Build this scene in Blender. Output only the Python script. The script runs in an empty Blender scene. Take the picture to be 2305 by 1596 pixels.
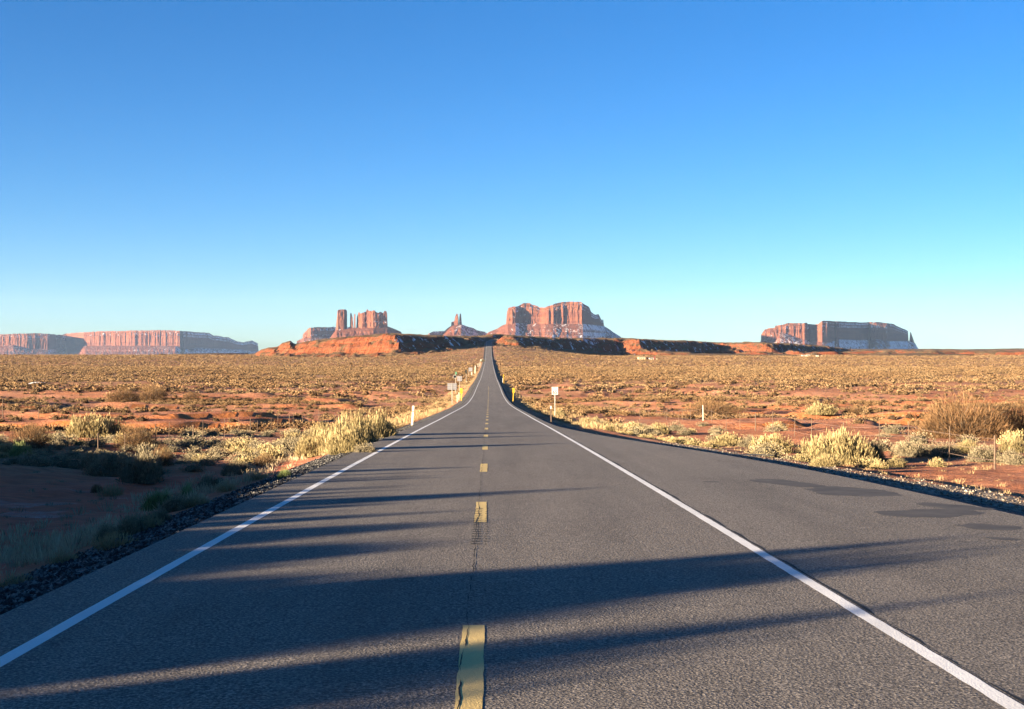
import bpy, bmesh, math, random
import numpy as np
from mathutils import Vector, Matrix

random.seed(7)
RNG = np.random.default_rng(11)
SC = bpy.context.scene
COL = SC.collection
R = math.radians

# ------------------------------------------------------------------ camera
# reference frame for readings: 2304 x 1596 units, focal length 2990 of the same units
F, CU, CV, EYE = 2990.0, 1152.0, 798.0, 2.04
YAW, PITCH = math.atan(52 / F), math.atan(18 / F)
cam = bpy.data.cameras.new('camera')
cam.sensor_width = 36.0
cam.lens = 36.0 * F / 2304.0
cam.clip_start, cam.clip_end = 0.1, 80000.0
cam_o = bpy.data.objects.new('camera', cam)
COL.objects.link(cam_o)
cam_o.location = (0, 0, EYE)
cam_o.rotation_euler = (R(90) - PITCH, 0, -YAW)
SC.camera = cam_o

# ------------------------------------------------------------------ sky and sun
SUN_EL = R(7.5)
SUN_DIR = Vector((-0.853 * math.cos(SUN_EL), -0.522 * math.cos(SUN_EL), math.sin(SUN_EL))).normalized()
SUN_AZ = math.atan2(SUN_DIR.x, SUN_DIR.y)          # clockwise from +Y
world = bpy.data.worlds.new('World')
SC.world = world
world.use_nodes = True
wn, wl = world.node_tree.nodes, world.node_tree.links
wn.clear()
sky = wn.new('ShaderNodeTexSky')
sky.sky_type = 'NISHITA'
sky.sun_disc = False
sky.sun_elevation = SUN_EL
sky.sun_rotation = SUN_AZ
sky.altitude = 1600
sky.air_density = 0.8
sky.dust_density = 0.5
sky.ozone_density = 3.0
bg = wn.new('ShaderNodeBackground')
bg.inputs['Strength'].default_value = 0.05
wo = wn.new('ShaderNodeOutputWorld')
dim = wn.new('ShaderNodeHueSaturation')
dim.inputs['Value'].default_value = 0.67
dim.inputs['Hue'].default_value = 0.506
dim.inputs['Saturation'].default_value = 1.2            # the phone's vivid rendering of a blue sky
wl.new(sky.outputs[0], dim.inputs['Color'])
wl.new(dim.outputs[0], bg.inputs['Color'])
wl.new(bg.outputs[0], wo.inputs['Surface'])

sun = bpy.data.lights.new('sun', 'SUN')
sun.energy = 5.0
sun.angle = R(0.5)
sun.color = (1.0, 0.80, 0.56)
sun_o = bpy.data.objects.new('sun', sun)
COL.objects.link(sun_o)
sun_o.rotation_euler = SUN_DIR.to_track_quat('Z', 'Y').to_euler()

SC.view_settings.view_transform = 'Standard'
SC.view_settings.look = 'None'
SC.view_settings.gamma = 1.0
SC.view_settings.exposure = 2.85
SC.cycles.max_bounces = 5
SC.cycles.diffuse_bounces = 4
SC.cycles.volume_bounces = 0

# ------------------------------------------------------------------ numeric helpers
def _h(ix, iy, s):
    n = (ix * 374761393 + iy * 668265263 + s * 1442695041) & 0x7fffffff
    n = ((n ^ (n >> 13)) * 1274126177) & 0x7fffffff
    return ((n ^ (n >> 16)) & 0xffff) / 65535.0

def vn(x, y, s=0):
    x = np.asarray(x, float); y = np.asarray(y, float)
    ix = np.floor(x).astype(np.int64); iy = np.floor(y).astype(np.int64)
    fx = x - ix; fy = y - iy
    fx = fx * fx * (3 - 2 * fx); fy = fy * fy * (3 - 2 * fy)
    a = _h(ix, iy, s) * (1 - fx) + _h(ix + 1, iy, s) * fx
    b = _h(ix, iy + 1, s) * (1 - fx) + _h(ix + 1, iy + 1, s) * fx
    return a * (1 - fy) + b * fy

def fbm(x, y, o=4, s=0, g=0.5):
    t = 0; a = 1.0; n = 0
    for k in range(o):
        t = t + a * vn(np.asarray(x) * 2 ** k + 17.3 * k, np.asarray(y) * 2 ** k - 9.1 * k, s + k)
        n += a; a *= g
    return t / n

def ss(a, b, x):
    t = np.clip((np.asarray(x, float) - a) / (b - a), 0, 1)
    return t * t * (3 - 2 * t)

def pchip(xs, ys):
    xs = np.array(xs, float); ys = np.array(ys, float)
    h = np.diff(xs); d = np.diff(ys) / h
    m = np.zeros_like(xs); m[0] = d[0]; m[-1] = d[-1]
    for i in range(1, len(xs) - 1):
        if d[i - 1] * d[i] > 0:
            w1 = 2 * h[i] + h[i - 1]; w2 = h[i] + 2 * h[i - 1]
            m[i] = (w1 + w2) / (w1 / d[i - 1] + w2 / d[i])
    def f(x):
        x = np.asarray(x, float)
        i = np.clip(np.searchsorted(xs, x) - 1, 0, len(h) - 1)
        t = (x - xs[i]) / h[i]
        xe = np.clip(t, 0, 1)
        a = (1 + 2 * xe) * (1 - xe) ** 2; b = xe * (1 - xe) ** 2
        c = xe ** 2 * (3 - 2 * xe); e = xe ** 2 * (xe - 1)
        r = a * ys[i] + b * h[i] * m[i] + c * ys[i + 1] + e * h[i] * m[i + 1]
        r = r + np.where(t < 0, t * h[i] * m[0], 0) + np.where(t > 1, (t - 1) * h[i] * m[-1], 0)
        return r
    return f

def at(u, v, d):
    """point at forward distance d (along +Y) seen at reading (u, v)"""
    a = (np.asarray(u, float) - CU) / F; b = -(np.asarray(v, float) - CV) / F
    y1 = math.cos(PITCH) + b * math.sin(PITCH)
    z1 = -math.sin(PITCH) + b * math.cos(PITCH)
    x2 = a * math.cos(YAW) + y1 * math.sin(YAW)
    y2 = -a * math.sin(YAW) + y1 * math.cos(YAW)
    k = np.asarray(d, float) / y2
    return x2 * k, np.asarray(d, float) + 0 * k, EYE + z1 * k

# ------------------------------------------------------------------ the lie of the land
_drop = pchip([-400, -60, 0, 26, 72.5, 105, 255, 330, 387, 450, 623, 800, 1000, 1276, 1500, 1702, 1950, 2070, 2300],
              [-9.5, 0.2, 2.04, 2.85, 4.45, 5.62, 10.4, 11.7, 12.2, 12.8, 14.5, 15.1, 15.3, 14.7, 11.4, 5.7, -6.6, -12.5, -18])
def road_z(y): return EYE - _drop(y)
_xc = pchip([0, 1900, 1955, 2000, 2035, 2070, 2300], [-0.13, -0.13, 0.6, 5.0, 13.0, 32.0, 180.0])
def road_x(y): return _xc(y)
_xr = pchip([-300, 8, 20, 30, 39, 50, 62, 80, 95, 3000], [8.8, 8.8, 8.6, 8.3, 7.6, 6.3, 5.0, 4.0, 3.95, 3.95])
def edge_r(y): return _xr(y)          # right asphalt edge (pull-out included), from the centre line
EDGE_L = -4.25

CREST = np.array([(-26, -40), (-26, -12), (-23, 2), (-23.5, 14), (-27, 24), (-31, 34), (-37, 46), (-45, 62), (-58, 80), (-80, 100), (-110, 115)], float)
CREST_H = np.zeros(len(CREST))
def crest_bump(x, y):
    best = np.full(np.broadcast(x, y).shape, 1e9); hh = np.zeros_like(best)
    for (p, q, h0, h1) in zip(CREST[:-1], CREST[1:], CREST_H[:-1], CREST_H[1:]):
        d = q - p
        t = np.clip(((x - p[0]) * d[0] + (y - p[1]) * d[1]) / (d @ d), 0, 1)
        dd = np.hypot(x - p[0] - t * d[0], y - p[1] - t * d[1])
        m = dd < best
        best = np.where(m, dd, best); hh = np.where(m, h0 + (h1 - h0) * t, hh)
    return hh * np.exp(-(best / 5.5) ** 2)

_lp = lambda t: np.interp(t, [0, 0.35, 2.1, 4.2, 9.5, 15, 36, 120], [-0.05, -0.08, -0.52, -0.95, -1.2, -1.0, -0.6, -0.5])
_rp = lambda t: np.interp(t, [0, 1.7, 2.0, 3.3, 4.6, 6.5, 12, 60], [-0.03, -0.33, -0.32, -0.34, -0.60, -0.62, -0.66, -0.6])
def ground(x, y):
    x = np.asarray(x, float); y = np.asarray(y, float)
    zr = road_z(np.clip(y, -400, 1650)) 
    zr = np.where(y > 1276, road_z(1276) + 0 * y + np.clip((y - 1276) / 400, 0, 1) * 1.2, zr)
    dx = x - road_x(np.minimum(y, 1900))
    tl = EDGE_L - dx; tr = dx - edge_r(y)
    off = np.where(tl > 0, _lp(tl), np.where(tr > 0, _rp(tr * (1 + 1.4 * ss(80, 125, y))), -0.06))
    away = np.maximum(np.maximum(tl, tr), 0)
    z = zr + off
    far = ss(3, 14, away)
    z = z + far * (fbm(x / 9, y / 9, 3, 3) - .5) * 0.55
    z = z + ss(1.2, 5, away) * (fbm(x / 1.3, y / 1.3, 2, 21) - .5) * 0.14
    # low eroded banks and washes between 85 and 600 m
    n = fbm(x / 55 + 3, y / 38, 4, 8)
    band = ss(70, 105, y) * (1 - ss(450, 700, y)) * ss(8, 22, away)
    z = z + band * (0.75 * ss(.47, .485, n) + 0.55 * ss(.57, .58, n) - .8)
    z = z + band * ((fbm(x / 4.5, y / 4.5, 3, 25) - .5) * .55 + (fbm(x / 14, y / 9, 3, 26) - .5) * .6)
    n2 = fbm(x / 220, y / 300, 3, 31) - .5
    z = z + ss(60, 200, away) * n2 * 2.2 * ss(150, 500, y) * (1 - ss(1500, 2100, y))
    z = z + ss(3, 6, tl) * (1 - ss(22, 34, tl)) * (1 - ss(50, 66, y)) * (fbm(x / 2.6, y / 3.4, 4, 27) - .5) * .8
    z = z + crest_bump(x, y) * ss(2, 9, tl)
    # the valley floor falls away behind the visible rim of the plain
    z = z - ss(2150, 4200, y) * 55 - np.clip(y - 4200, 0, None) * .0085
    # rising road fill towards the gap in the ridge
    fill = ss(1276, 1420, y) * (1 - ss(6, 170, away))
    z = np.where(y > 1276, z * (1 - fill) + (road_z(np.clip(y, -400, 2100)) - 0.3) * fill, z)
    return z

def set_crest():
    """height of the bank left of the frame, from where the tip of its shadow falls beside the road"""
    tipx = lambda yt: np.interp(yt, [-30, 8, 15, 20, 28, 38, 48, 60, 72, 84, 103, 125], [-2.8, -2.8, -2.9, -3.3, -4.4, -5.8, -8.0, -13, -24, -42, -70, -110])
    for i, (cx_, cy_) in enumerate(CREST):
        L = 20.0
        for _ in range(30): L = .5 * L + .5 * max(1.0, (tipx(cy_ + .522 * L) - cx_) / .853)
        zt = float(ground(cx_ + .853 * L, cy_ + .522 * L)); zb = float(ground(cx_, cy_))
        HH[i] = max(0.0, zt + L * math.tan(SUN_EL) - zb)
HH = np.zeros(len(CREST)); set_crest(); CREST_H[:] = HH
CREST_H[-1] = 0

def ground_hit(u, v):
    lo = 6.0
    for _ in range(4000):
        x, y, z = at(u, v, lo)
        if z < ground(x, y): break
        lo *= 1.004
    return float(x), float(y), float(ground(x, y))

# ------------------------------------------------------------------ object helpers
def mesh_np(name, V, faces, mat=None, parent=None, tint=None, smooth=False, mats=None, fmat=None):
    V = np.ascontiguousarray(V, np.float32); faces = np.ascontiguousarray(faces, np.int32)
    me = bpy.data.meshes.new(name)
    n, k = faces.shape
    me.vertices.add(len(V)); me.vertices.foreach_set('co', V.ravel())
    me.loops.add(n * k); me.loops.foreach_set('vertex_index', faces.ravel())
    me.polygons.add(n)
    me.polygons.foreach_set('loop_start', np.arange(0, n * k, k, dtype=np.int32))
    me.polygons.foreach_set('loop_total', np.full(n, k, np.int32))
    me.polygons.foreach_set('use_smooth', np.full(n, bool(smooth)))
    if tint is not None:
        a = me.attributes.new('tint', 'FLOAT', 'POINT')
        a.data.foreach_set('value', np.ascontiguousarray(tint, np.float32))
    for m in (mats or ([mat] if mat else [])): me.materials.append(m)
    if fmat is not None: me.polygons.foreach_set('material_index', np.ascontiguousarray(fmat, np.int32))
    me.update(); me.validate()
    o = bpy.data.objects.new(name, me); COL.objects.link(o)
    if parent: o.parent = parent
    return o

def grid_faces(nr, nc):
    i = np.arange(nr - 1)[:, None] * nc + np.arange(nc - 1)[None]
    i = i.ravel()
    return np.stack([i, i + 1, i + nc + 1, i + nc], 1)

def thing(name, label, cat, loc=(0, 0, 0), rz=0.0, group=None):
    o = bpy.data.objects.new(name, None); COL.objects.link(o)
    o.empty_display_size = 0.3
    o.location = loc; o.rotation_euler = (0, 0, rz)
    o['label'] = label; o['category'] = cat
    if group: o['group'] = group
    return o
def tag(o, label, cat, group=None):
    o['label'] = label; o['category'] = cat
    if group: o['group'] = group
    return o
def kind(o, k): o['kind'] = k; return o

def bm_obj(name, bm, mat, parent=None):
    bmesh.ops.recalc_face_normals(bm, faces=bm.faces)
    me = bpy.data.meshes.new(name); bm.to_mesh(me); bm.free()
    me.materials.append(mat)
    o = bpy.data.objects.new(name, me); COL.objects.link(o)
    if parent: o.parent = parent
    return o
def bx(bm, c, s, rot=None):
    m = Matrix.Translation(c) @ (rot.to_4x4() if rot else Matrix.Identity(4)) @ Matrix.Diagonal((s[0], s[1], s[2], 1))
    return bmesh.ops.create_cube(bm, size=1, matrix=m)['verts']
def box(name, c, s, mat, parent, rot=None, bevel=0.0):
    bm = bmesh.new(); bx(bm, c, s, rot)
    if bevel: bmesh.ops.bevel(bm, geom=bm.edges[:], offset=bevel, segments=2, affect='EDGES')
    return bm_obj(name, bm, mat, parent)
def tube(bm, p, q, r0, r1=None, n=8):
    p = Vector(p); q = Vector(q); r1 = r0 if r1 is None else r1
    d = q - p
    m = Matrix.Translation((p + q) / 2) @ d.to_track_quat('Z', 'Y').to_matrix().to_4x4()
    return bmesh.ops.create_cone(bm, cap_ends=True, segments=n, radius1=r0, radius2=r1, depth=d.length, matrix=m)['verts']
def text_mesh(name, s, size, mat, parent, loc, rot, spacing=1.0, bold=0.0):
    cu = bpy.data.curves.new(name, 'FONT'); cu.body = s; cu.size = size
    cu.align_x = 'CENTER'; cu.align_y = 'CENTER'; cu.extrude = 0.001; cu.offset = bold; cu.space_character = spacing
    t = bpy.data.objects.new(name + '_curve', cu); COL.objects.link(t)
    bpy.context.view_layer.update()
    me = bpy.data.meshes.new_from_object(t.evaluated_get(bpy.context.evaluated_depsgraph_get()))
    bpy.data.objects.remove(t); me.name = name
    me.materials.clear(); me.materials.append(mat)
    o = bpy.data.objects.new(name, me); COL.objects.link(o); o.parent = parent
    o.location = loc; o.rotation_euler = rot
    return o

# ------------------------------------------------------------------ materials
class NT:
    def __init__(s, name):
        s.m = bpy.data.materials.new(name); s.m.use_nodes = True
        s.n = s.m.node_tree.nodes; s.l = s.m.node_tree.links; s.n.clear()
        s.out = s.n.new('ShaderNodeOutputMaterial')
        s.b = s.n.new('ShaderNodeBsdfPrincipled'); s.l.new(s.b.outputs[0], s.out.inputs[0])
        s.b.inputs['Specular IOR Level'].default_value = 0.2
        s.b.inputs['Roughness'].default_value = 0.9
        s.co = s.n.new('ShaderNodeTexCoord')
    def set(s, k, v):
        if hasattr(v, 'is_linked') or hasattr(v, 'links'): s.l.new(v, s.b.inputs[k])
        else: s.b.inputs[k].default_value = v
        return s
    def mapping(s, scale=(1, 1, 1), src='Object', rot=(0, 0, 0)):
        m = s.n.new('ShaderNodeMapping'); m.inputs['Scale'].default_value = scale; m.inputs['Rotation'].default_value = rot
        s.l.new(s.co.outputs[src], m.inputs[0]); return m.outputs[0]
    def noise(s, scale, detail=4, rough=0.55, vec=None, dist=0.0):
        n = s.n.new('ShaderNodeTexNoise'); n.inputs['Scale'].default_value = scale
        n.inputs['Detail'].default_value = detail; n.inputs['Roughness'].default_value = rough; n.inputs['Distortion'].default_value = dist
        s.l.new(vec if vec is not None else s.co.outputs['Object'], n.inputs['Vector']); return n.outputs['Fac']
    def voro(s, scale, vec=None, out='Distance', feature='F1'):
        n = s.n.new('ShaderNodeTexVoronoi'); n.feature = feature; n.inputs['Scale'].default_value = scale
        s.l.new(vec if vec is not None else s.co.outputs['Object'], n.inputs['Vector']); return n.outputs[out]
    def ramp(s, fac, stops, interp='LINEAR'):
        r = s.n.new('ShaderNodeValToRGB'); r.color_ramp.interpolation = interp
        e = r.color_ramp.elements
        while len(e) < len(stops): e.new(0.5)
        for q, (p, c) in zip(e, stops):
            q.position = p; q.color = (*c, 1) if len(c) == 3 else c
        s.l.new(fac, r.inputs[0]); return r.outputs[0]
    def fr(s, fac, a, b, lo=0.0, hi=1.0):
        r = s.n.new('ShaderNodeMapRange'); r.inputs[1].default_value = a; r.inputs[2].default_value = b
        r.inputs[3].default_value = lo; r.inputs[4].default_value = hi
        s.l.new(fac, r.inputs[0]); return r.outputs[0]
    def mix(s, fac, a, b, mode='MIX'):
        m = s.n.new('ShaderNodeMix'); m.data_type = 'RGBA'; m.blend_type = mode
        for k, v in ((0, fac), (6, a), (7, b)):
            if hasattr(v, 'links'): s.l.new(v, m.inputs[k])
            elif k == 0: m.inputs[0].default_value = v
            else: m.inputs[k].default_value = (*v, 1)
        return m.outputs[2]
    def math(s, op, a, b=0.0):
        m = s.n.new('ShaderNodeMath'); m.operation = op
        for k, v in ((0, a), (1, b)):
            if hasattr(v, 'links'): s.l.new(v, m.inputs[k])
            else: m.inputs[k].default_value = v
        return m.outputs[0]
    def xyz(s, src='Position'):
        if src == 'Position': g = s.n.new('ShaderNodeNewGeometry').outputs['Position']
        elif src == 'Normal': g = s.n.new('ShaderNodeNewGeometry').outputs['True Normal']
        x = s.n.new('ShaderNodeSeparateXYZ'); s.l.new(g, x.inputs[0]); return x.outputs
    def attr(s, name):
        a = s.n.new('ShaderNodeAttribute'); a.attribute_name = name; return a.outputs['Fac']
    def bump(s, h, strength=0.5, dist=0.02):
        b = s.n.new('ShaderNodeBump'); b.inputs['Strength'].default_value = strength; b.inputs['Distance'].default_value = dist
        s.l.new(h, b.inputs['Height']); s.l.new(b.outputs[0], s.b.inputs['Normal']); return s

def plain(name, c, rough=0.7, spec=0.3, var=0.12, scale=9, metal=0.0):
    t = NT(name); n = t.noise(scale, 4)
    lo = tuple(max(0, x * (1 - var)) for x in c); hi = tuple(min(1, x * (1 + var)) for x in c)
    t.set('Base Color', t.ramp(n, [(0.3, lo), (0.7, hi)])); t.set('Roughness', rough); t.set('Specular IOR Level', spec); t.set('Metallic', metal)
    return t.m

def m_asphalt():
    t = NT('asphalt')
    fine = t.noise(38, 3, 0.72); big = t.noise(0.22, 4, 0.6, t.mapping((1, .25, 1))); vor = t.voro(44)
    streak = t.noise(1.1, 4, 0.65, t.mapping((1.0, 0.025, 1))); blot = t.noise(0.7, 5, 0.7, t.mapping((1, .4, 1)))
    c = t.ramp(fine, [(0.32, (0.024, 0.022, 0.020)), (0.5, (0.128, 0.112, 0.096)), (0.68, (0.35, 0.305, 0.255))])
    c = t.mix(t.fr(big, .3, .7), c, (1.22, 1.2, 1.18), 'MULTIPLY')
    c = t.mix(t.fr(streak, .35, .65, 0, .8), c, (0.74, 0.74, 0.75), 'MULTIPLY')
    c = t.mix(t.fr(blot, .5, .72, 0, .55), c, (0.70, 0.69, 0.68), 'MULTIPLY')
    t.set('Base Color', c); t.set('Roughness', 0.88); t.set('Specular IOR Level', 0.25)
    h = t.math('ADD', fine, t.math('MULTIPLY', vor, .6))
    t.bump(h, 0.65, 0.011); return t.m

def m_sand():
    t = NT('red_sand')
    big = t.noise(0.045, 5, 0.6); mid = t.noise(0.9, 5, 0.62); fine = t.noise(14, 4, 0.65)
    c = t.ramp(big, [(0.32, (0.42, 0.152, 0.07)), (0.5, (0.48, 0.212, 0.112)), (0.66, (0.50, 0.255, 0.15))])
    c = t.mix(t.fr(mid, .35, .7), c, (0.70, 0.62, 0.60), 'MULTIPLY')
    c = t.mix(t.fr(fine, .4, .75, 0, .5), c, (1.25, 1.22, 1.2), 'MULTIPLY')
    # steep faces of the cut banks are the deep orange soil
    nz = t.xyz('Normal')
    c = t.mix(t.fr(nz[2], .97, .86), c, (0.50, 0.18, 0.06))
    p = t.xyz('Position')
    # dry litter and low growth between the shrubs of the far plain
    far = t.fr(p[1], 230, 700)
    veg = t.noise(0.05, 6, 0.7, t.mapping((1, .6, 1)))
    c = t.mix(t.math('MULTIPLY', far, t.fr(veg, .38, .55)), c, (0.29, 0.175, 0.095))
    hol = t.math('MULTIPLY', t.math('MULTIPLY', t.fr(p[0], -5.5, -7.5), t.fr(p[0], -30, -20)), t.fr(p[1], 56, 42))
    c = t.mix(t.math('MULTIPLY', hol, .85), c, (0.64, 0.15, 0.08))  # deep red soil of the hollow, its colour raised to lift the shade
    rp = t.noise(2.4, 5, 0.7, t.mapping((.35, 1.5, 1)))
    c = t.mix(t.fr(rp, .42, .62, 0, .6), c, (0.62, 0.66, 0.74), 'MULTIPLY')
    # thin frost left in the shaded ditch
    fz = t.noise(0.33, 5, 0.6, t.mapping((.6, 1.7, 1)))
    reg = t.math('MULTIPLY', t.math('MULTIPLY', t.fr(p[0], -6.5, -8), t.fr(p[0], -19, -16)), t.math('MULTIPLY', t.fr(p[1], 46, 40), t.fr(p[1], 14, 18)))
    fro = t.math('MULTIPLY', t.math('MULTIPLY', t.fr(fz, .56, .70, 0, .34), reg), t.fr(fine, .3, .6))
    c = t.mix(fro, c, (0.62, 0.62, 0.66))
    # gravelled shoulders
    t.set('Base Color', c); t.set('Roughness', 0.95); t.set('Specular IOR Level', 0.1)
    rip = t.noise(3.2, 5, 0.65, t.mapping((.45, 1.4, 1)))
    cob = t.noise(0.9, 5, 0.7)
    t.bump(t.math('ADD', t.math('ADD', rip, t.math('MULTIPLY', fine, .25)), t.math('MULTIPLY', cob, 1.3)), 1.0, 0.2); return t.m

def m_gravel(name, a, b, cc):
    t = NT(name); v = t.voro(13, out='Color'); s = t.n.new('ShaderNodeSeparateColor'); t.l.new(v, s.inputs[0])
    d = t.voro(13); fine = t.noise(30, 3)
    c = t.ramp(s.outputs[0], [(0.1, a), (0.6, b), (0.97, cc)])
    c = t.mix(t.fr(fine, .3, .7), c, (.7, .7, .7), 'MULTIPLY')
    t.set('Base Color', c); t.bump(t.math('SUBTRACT', 1.0, d), 1.0, 0.06); return t.m

def m_foliage(name, dark, mid, tip, var=0.25, patches=False):
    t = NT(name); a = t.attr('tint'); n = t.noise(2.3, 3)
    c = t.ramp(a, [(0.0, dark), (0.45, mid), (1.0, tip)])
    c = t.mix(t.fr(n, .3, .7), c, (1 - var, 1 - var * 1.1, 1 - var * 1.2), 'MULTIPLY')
    if patches:
        c = t.mix(t.fr(t.noise(.035, 5, .65), .38, .62, 0, .8), c, (.78, .66, .58), 'MULTIPLY')
        c = t.mix(t.fr(t.noise(.4, 3, .6), .45, .7, 0, .6), c, (.62, .60, .62), 'MULTIPLY')
    oi = t.n.new('ShaderNodeObjectInfo')
    c = t.mix(t.fr(oi.outputs['Random'], 0, 1, 0, .5), c, (.75, .78, .8), 'MULTIPLY')
    t.set('Base Color', c); t.set('Roughness', 0.9); t.set('Specular IOR Level', 0.08); return t.m

def m_paint(name, c, wear, under=(0.085, 0.08, 0.075)):
    t = NT(name); n = t.noise(9, 6, 0.7); f = t.noise(60, 3, 0.6); big = t.noise(1.1, 4)
    base = t.mix(t.fr(big, .3, .7), c, tuple(x * .82 for x in c))
    base = t.mix(t.fr(f, .45, .75, 0, .45), base, tuple(x * .6 for x in c))
    w = t.fr(n, wear, wear - .06)
    t.set('Base Color', t.mix(w, base, under)); t.set('Roughness', .75); t.bump(f, .5, .008); return t.m

def m_rock(name, base, light, dark, snow=0.0, strata=0.02, talus=False):
    t = NT(name)
    big = t.noise(0.006, 5, 0.6); ver = t.noise(0.03, 5, 0.65, t.mapping((1, 1, .08)))
    lay = t.noise(strata, 5, 0.65, t.mapping((.06, .06, 1)))
    fine = t.noise(0.09, 5, 0.7)
    c = t.mix(t.fr(ver, .36, .66), base, light)
    c = t.mix(t.fr(lay, .5, .62, 0, .75), c, dark)
    c = t.mix(t.fr(big, .35, .7, 0, .5), c, tuple(x * .75 for x in base))
    c = t.mix(t.fr(fine, .4, .75, 0, .55), c, tuple(x * .62 for x in dark))
    if snow > 0:
        nrm = t.xyz('Normal')
        sn = t.noise(0.04 if talus else .035, 6, 0.75, t.mapping((1, 1, .42)), 0.8)
        side = t.fr(nrm[0], -.2, .75, 0, .20)
        k = t.math('ADD', sn, side)
        k = t.fr(k, .70 - snow * .2, .73 - snow * .2)
        k = t.math('MULTIPLY', k, t.fr(nrm[2], .16, .34))
        c = t.mix(k, c, (0.72, 0.72, 0.74))
    t.set('Base Color', c); t.set('Roughness', .95); t.set('Specular IOR Level', .1)
    t.bump(t.math('ADD', fine, t.math('MULTIPLY', lay, .6)), 0.9, 9.0); return t.m

M = {}
M['asphalt'] = m_asphalt()
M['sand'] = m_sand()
M['gravel_dark'] = m_gravel('dark_gravel', (0.016, 0.016, 0.018), (0.045, 0.044, 0.045), (0.22, 0.21, 0.19))
M['gravel_pale'] = m_gravel('pale_gravel', (0.10, 0.075, 0.055), (0.2, 0.15, 0.11), (0.4, 0.35, 0.28))
M['white_paint'] = m_paint('white_road_paint', (0.78, 0.77, 0.74), .30)
M['yellow_paint'] = m_paint('yellow_road_paint', (0.66, 0.48, 0.185), .33)
M['tar'] = plain('tar', (0.012, 0.012, 0.012), .8, .2)
M['stain'] = plain('damp_asphalt', (0.058, 0.050, 0.043), .8, .3, .35, 2)
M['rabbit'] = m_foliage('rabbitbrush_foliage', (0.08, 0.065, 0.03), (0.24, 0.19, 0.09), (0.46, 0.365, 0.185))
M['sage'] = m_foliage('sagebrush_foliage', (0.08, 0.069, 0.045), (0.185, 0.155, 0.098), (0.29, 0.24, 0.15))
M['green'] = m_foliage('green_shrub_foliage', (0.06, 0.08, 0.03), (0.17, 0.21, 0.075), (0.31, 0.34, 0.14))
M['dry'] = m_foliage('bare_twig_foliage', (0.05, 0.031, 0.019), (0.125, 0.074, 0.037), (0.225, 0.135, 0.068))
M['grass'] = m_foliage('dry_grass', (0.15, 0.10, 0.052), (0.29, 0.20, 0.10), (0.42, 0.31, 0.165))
M['stem'] = plain('shrub_stem', (0.085, 0.062, 0.042), .9, .1)
M['galv'] = plain('galvanised_steel', (0.26, 0.25, 0.23), .55, .4)
M['sign_back'] = plain('bare_aluminium_sign_back', (0.15, 0.147, 0.155), .5, .4)
M['sign_rail'] = plain('sign_back_rail', (0.10, 0.10, 0.11), .6, .3)
M['sign_white'] = plain('white_sign_sheet', (0.42, 0.42, 0.40), .5, .4, .04)
M['black'] = plain('black_lettering', (0.004, 0.004, 0.0045), .8, .1)
M['yellow'] = plain('yellow_sign_sheet', (0.5, 0.30, 0.018), .5, .4, .08)
M['green_sign'] = plain('green_sign_sheet', (0.05, 0.16, 0.09), .5, .4, .08)
M['white_post'] = plain('white_marker_post', (0.5, 0.47, 0.38), .6, .3, .08)
M['wood_post'] = plain('weathered_fence_post', (0.10, 0.07, 0.05), .9, .1, .3)
M['wire'] = plain('rusty_wire', (0.16, 0.11, 0.085), .7, .3)
M['rust_post'] = plain('rusty_post', (0.30, 0.12, 0.06), .8, .2, .2)
M['stucco'] = plain('pale_house_wall', (0.36, 0.29, 0.19), .9, .1)
M['roof_dark'] = plain('dark_roof', (0.07, 0.045, 0.04), .8, .2)
M['glass_dark'] = plain('dark_window', (0.03, 0.035, 0.04), .2, .5)
M['trailer'] = plain('white_trailer_wall', (0.42, 0.39, 0.32), .6, .3, .05)
M['brick_red'] = plain('dark_red_shed', (0.15, 0.035, 0.03), .8, .2)
M['snow'] = plain('old_snow', (0.80, 0.80, 0.80), .8, .2, .08)
M['rider'] = plain('dark_jacket', (0.03, 0.03, 0.035), .8, .2)
M['skin'] = plain('helmet', (0.05, 0.05, 0.055), .4, .4)
M['chrome'] = plain('motorcycle_metal', (0.10, 0.10, 0.11), .35, .5)
M['tyre'] = plain('tyre_rubber', (0.02, 0.02, 0.02), .8, .2)
M['lamp_glass'] = plain('headlamp_glass', (0.6, 0.6, 0.58), .2, .6)

# ------------------------------------------------------------------ ground sheet
def geo_axis(a, step, lim, k):
    v = [a]
    while v[-1] < lim: v.append(v[-1] + max(step, k * v[-1]))
    return np.array(v)
xs = geo_axis(0.0, 0.28, 9500, 0.030)
xs = np.concatenate([-xs[:0:-1], xs])
ys = np.concatenate([np.arange(-380, -40, 12.0), np.arange(-40, 4, 2.0), geo_axis(4.0, 0.4, 19500, 0.0085)])
gx, gy = np.meshgrid(xs, ys)
gz = ground(gx, gy)
_dx = gx - road_x(np.minimum(gy, 1900))
under = (_dx > EDGE_L + .2) & (_dx < edge_r(gy) - .2) & (gy < 1900)
gz = np.where(under, road_z(gy) - 0.12, gz)
gf = grid_faces(len(ys), len(xs))
cx = gx.ravel()[gf].mean(1); cy = gy.ravel()[gf].mean(1)
dxc = cx - road_x(np.minimum(cy, 1900))
fm = np.zeros(len(gf), int)
fm[(dxc < EDGE_L + .3) & (dxc > EDGE_L - 1.6 - .6 * (vn(cx * 2, cy * .7, 5) - .3)) & (cy < 1900)] = 1
tr_ = dxc - edge_r(cy)
fm[(tr_ > -.3) & (tr_ < 1.75 / (1 + 1.4 * ss(80, 125, cy))) & (cy < 1900)] = 1
fm[(tr_ > 1.75) & (tr_ < 3.0 + .6 * (vn(cx * 2, cy * .8, 6) - .5)) & (cy < 60)] = 2
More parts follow.
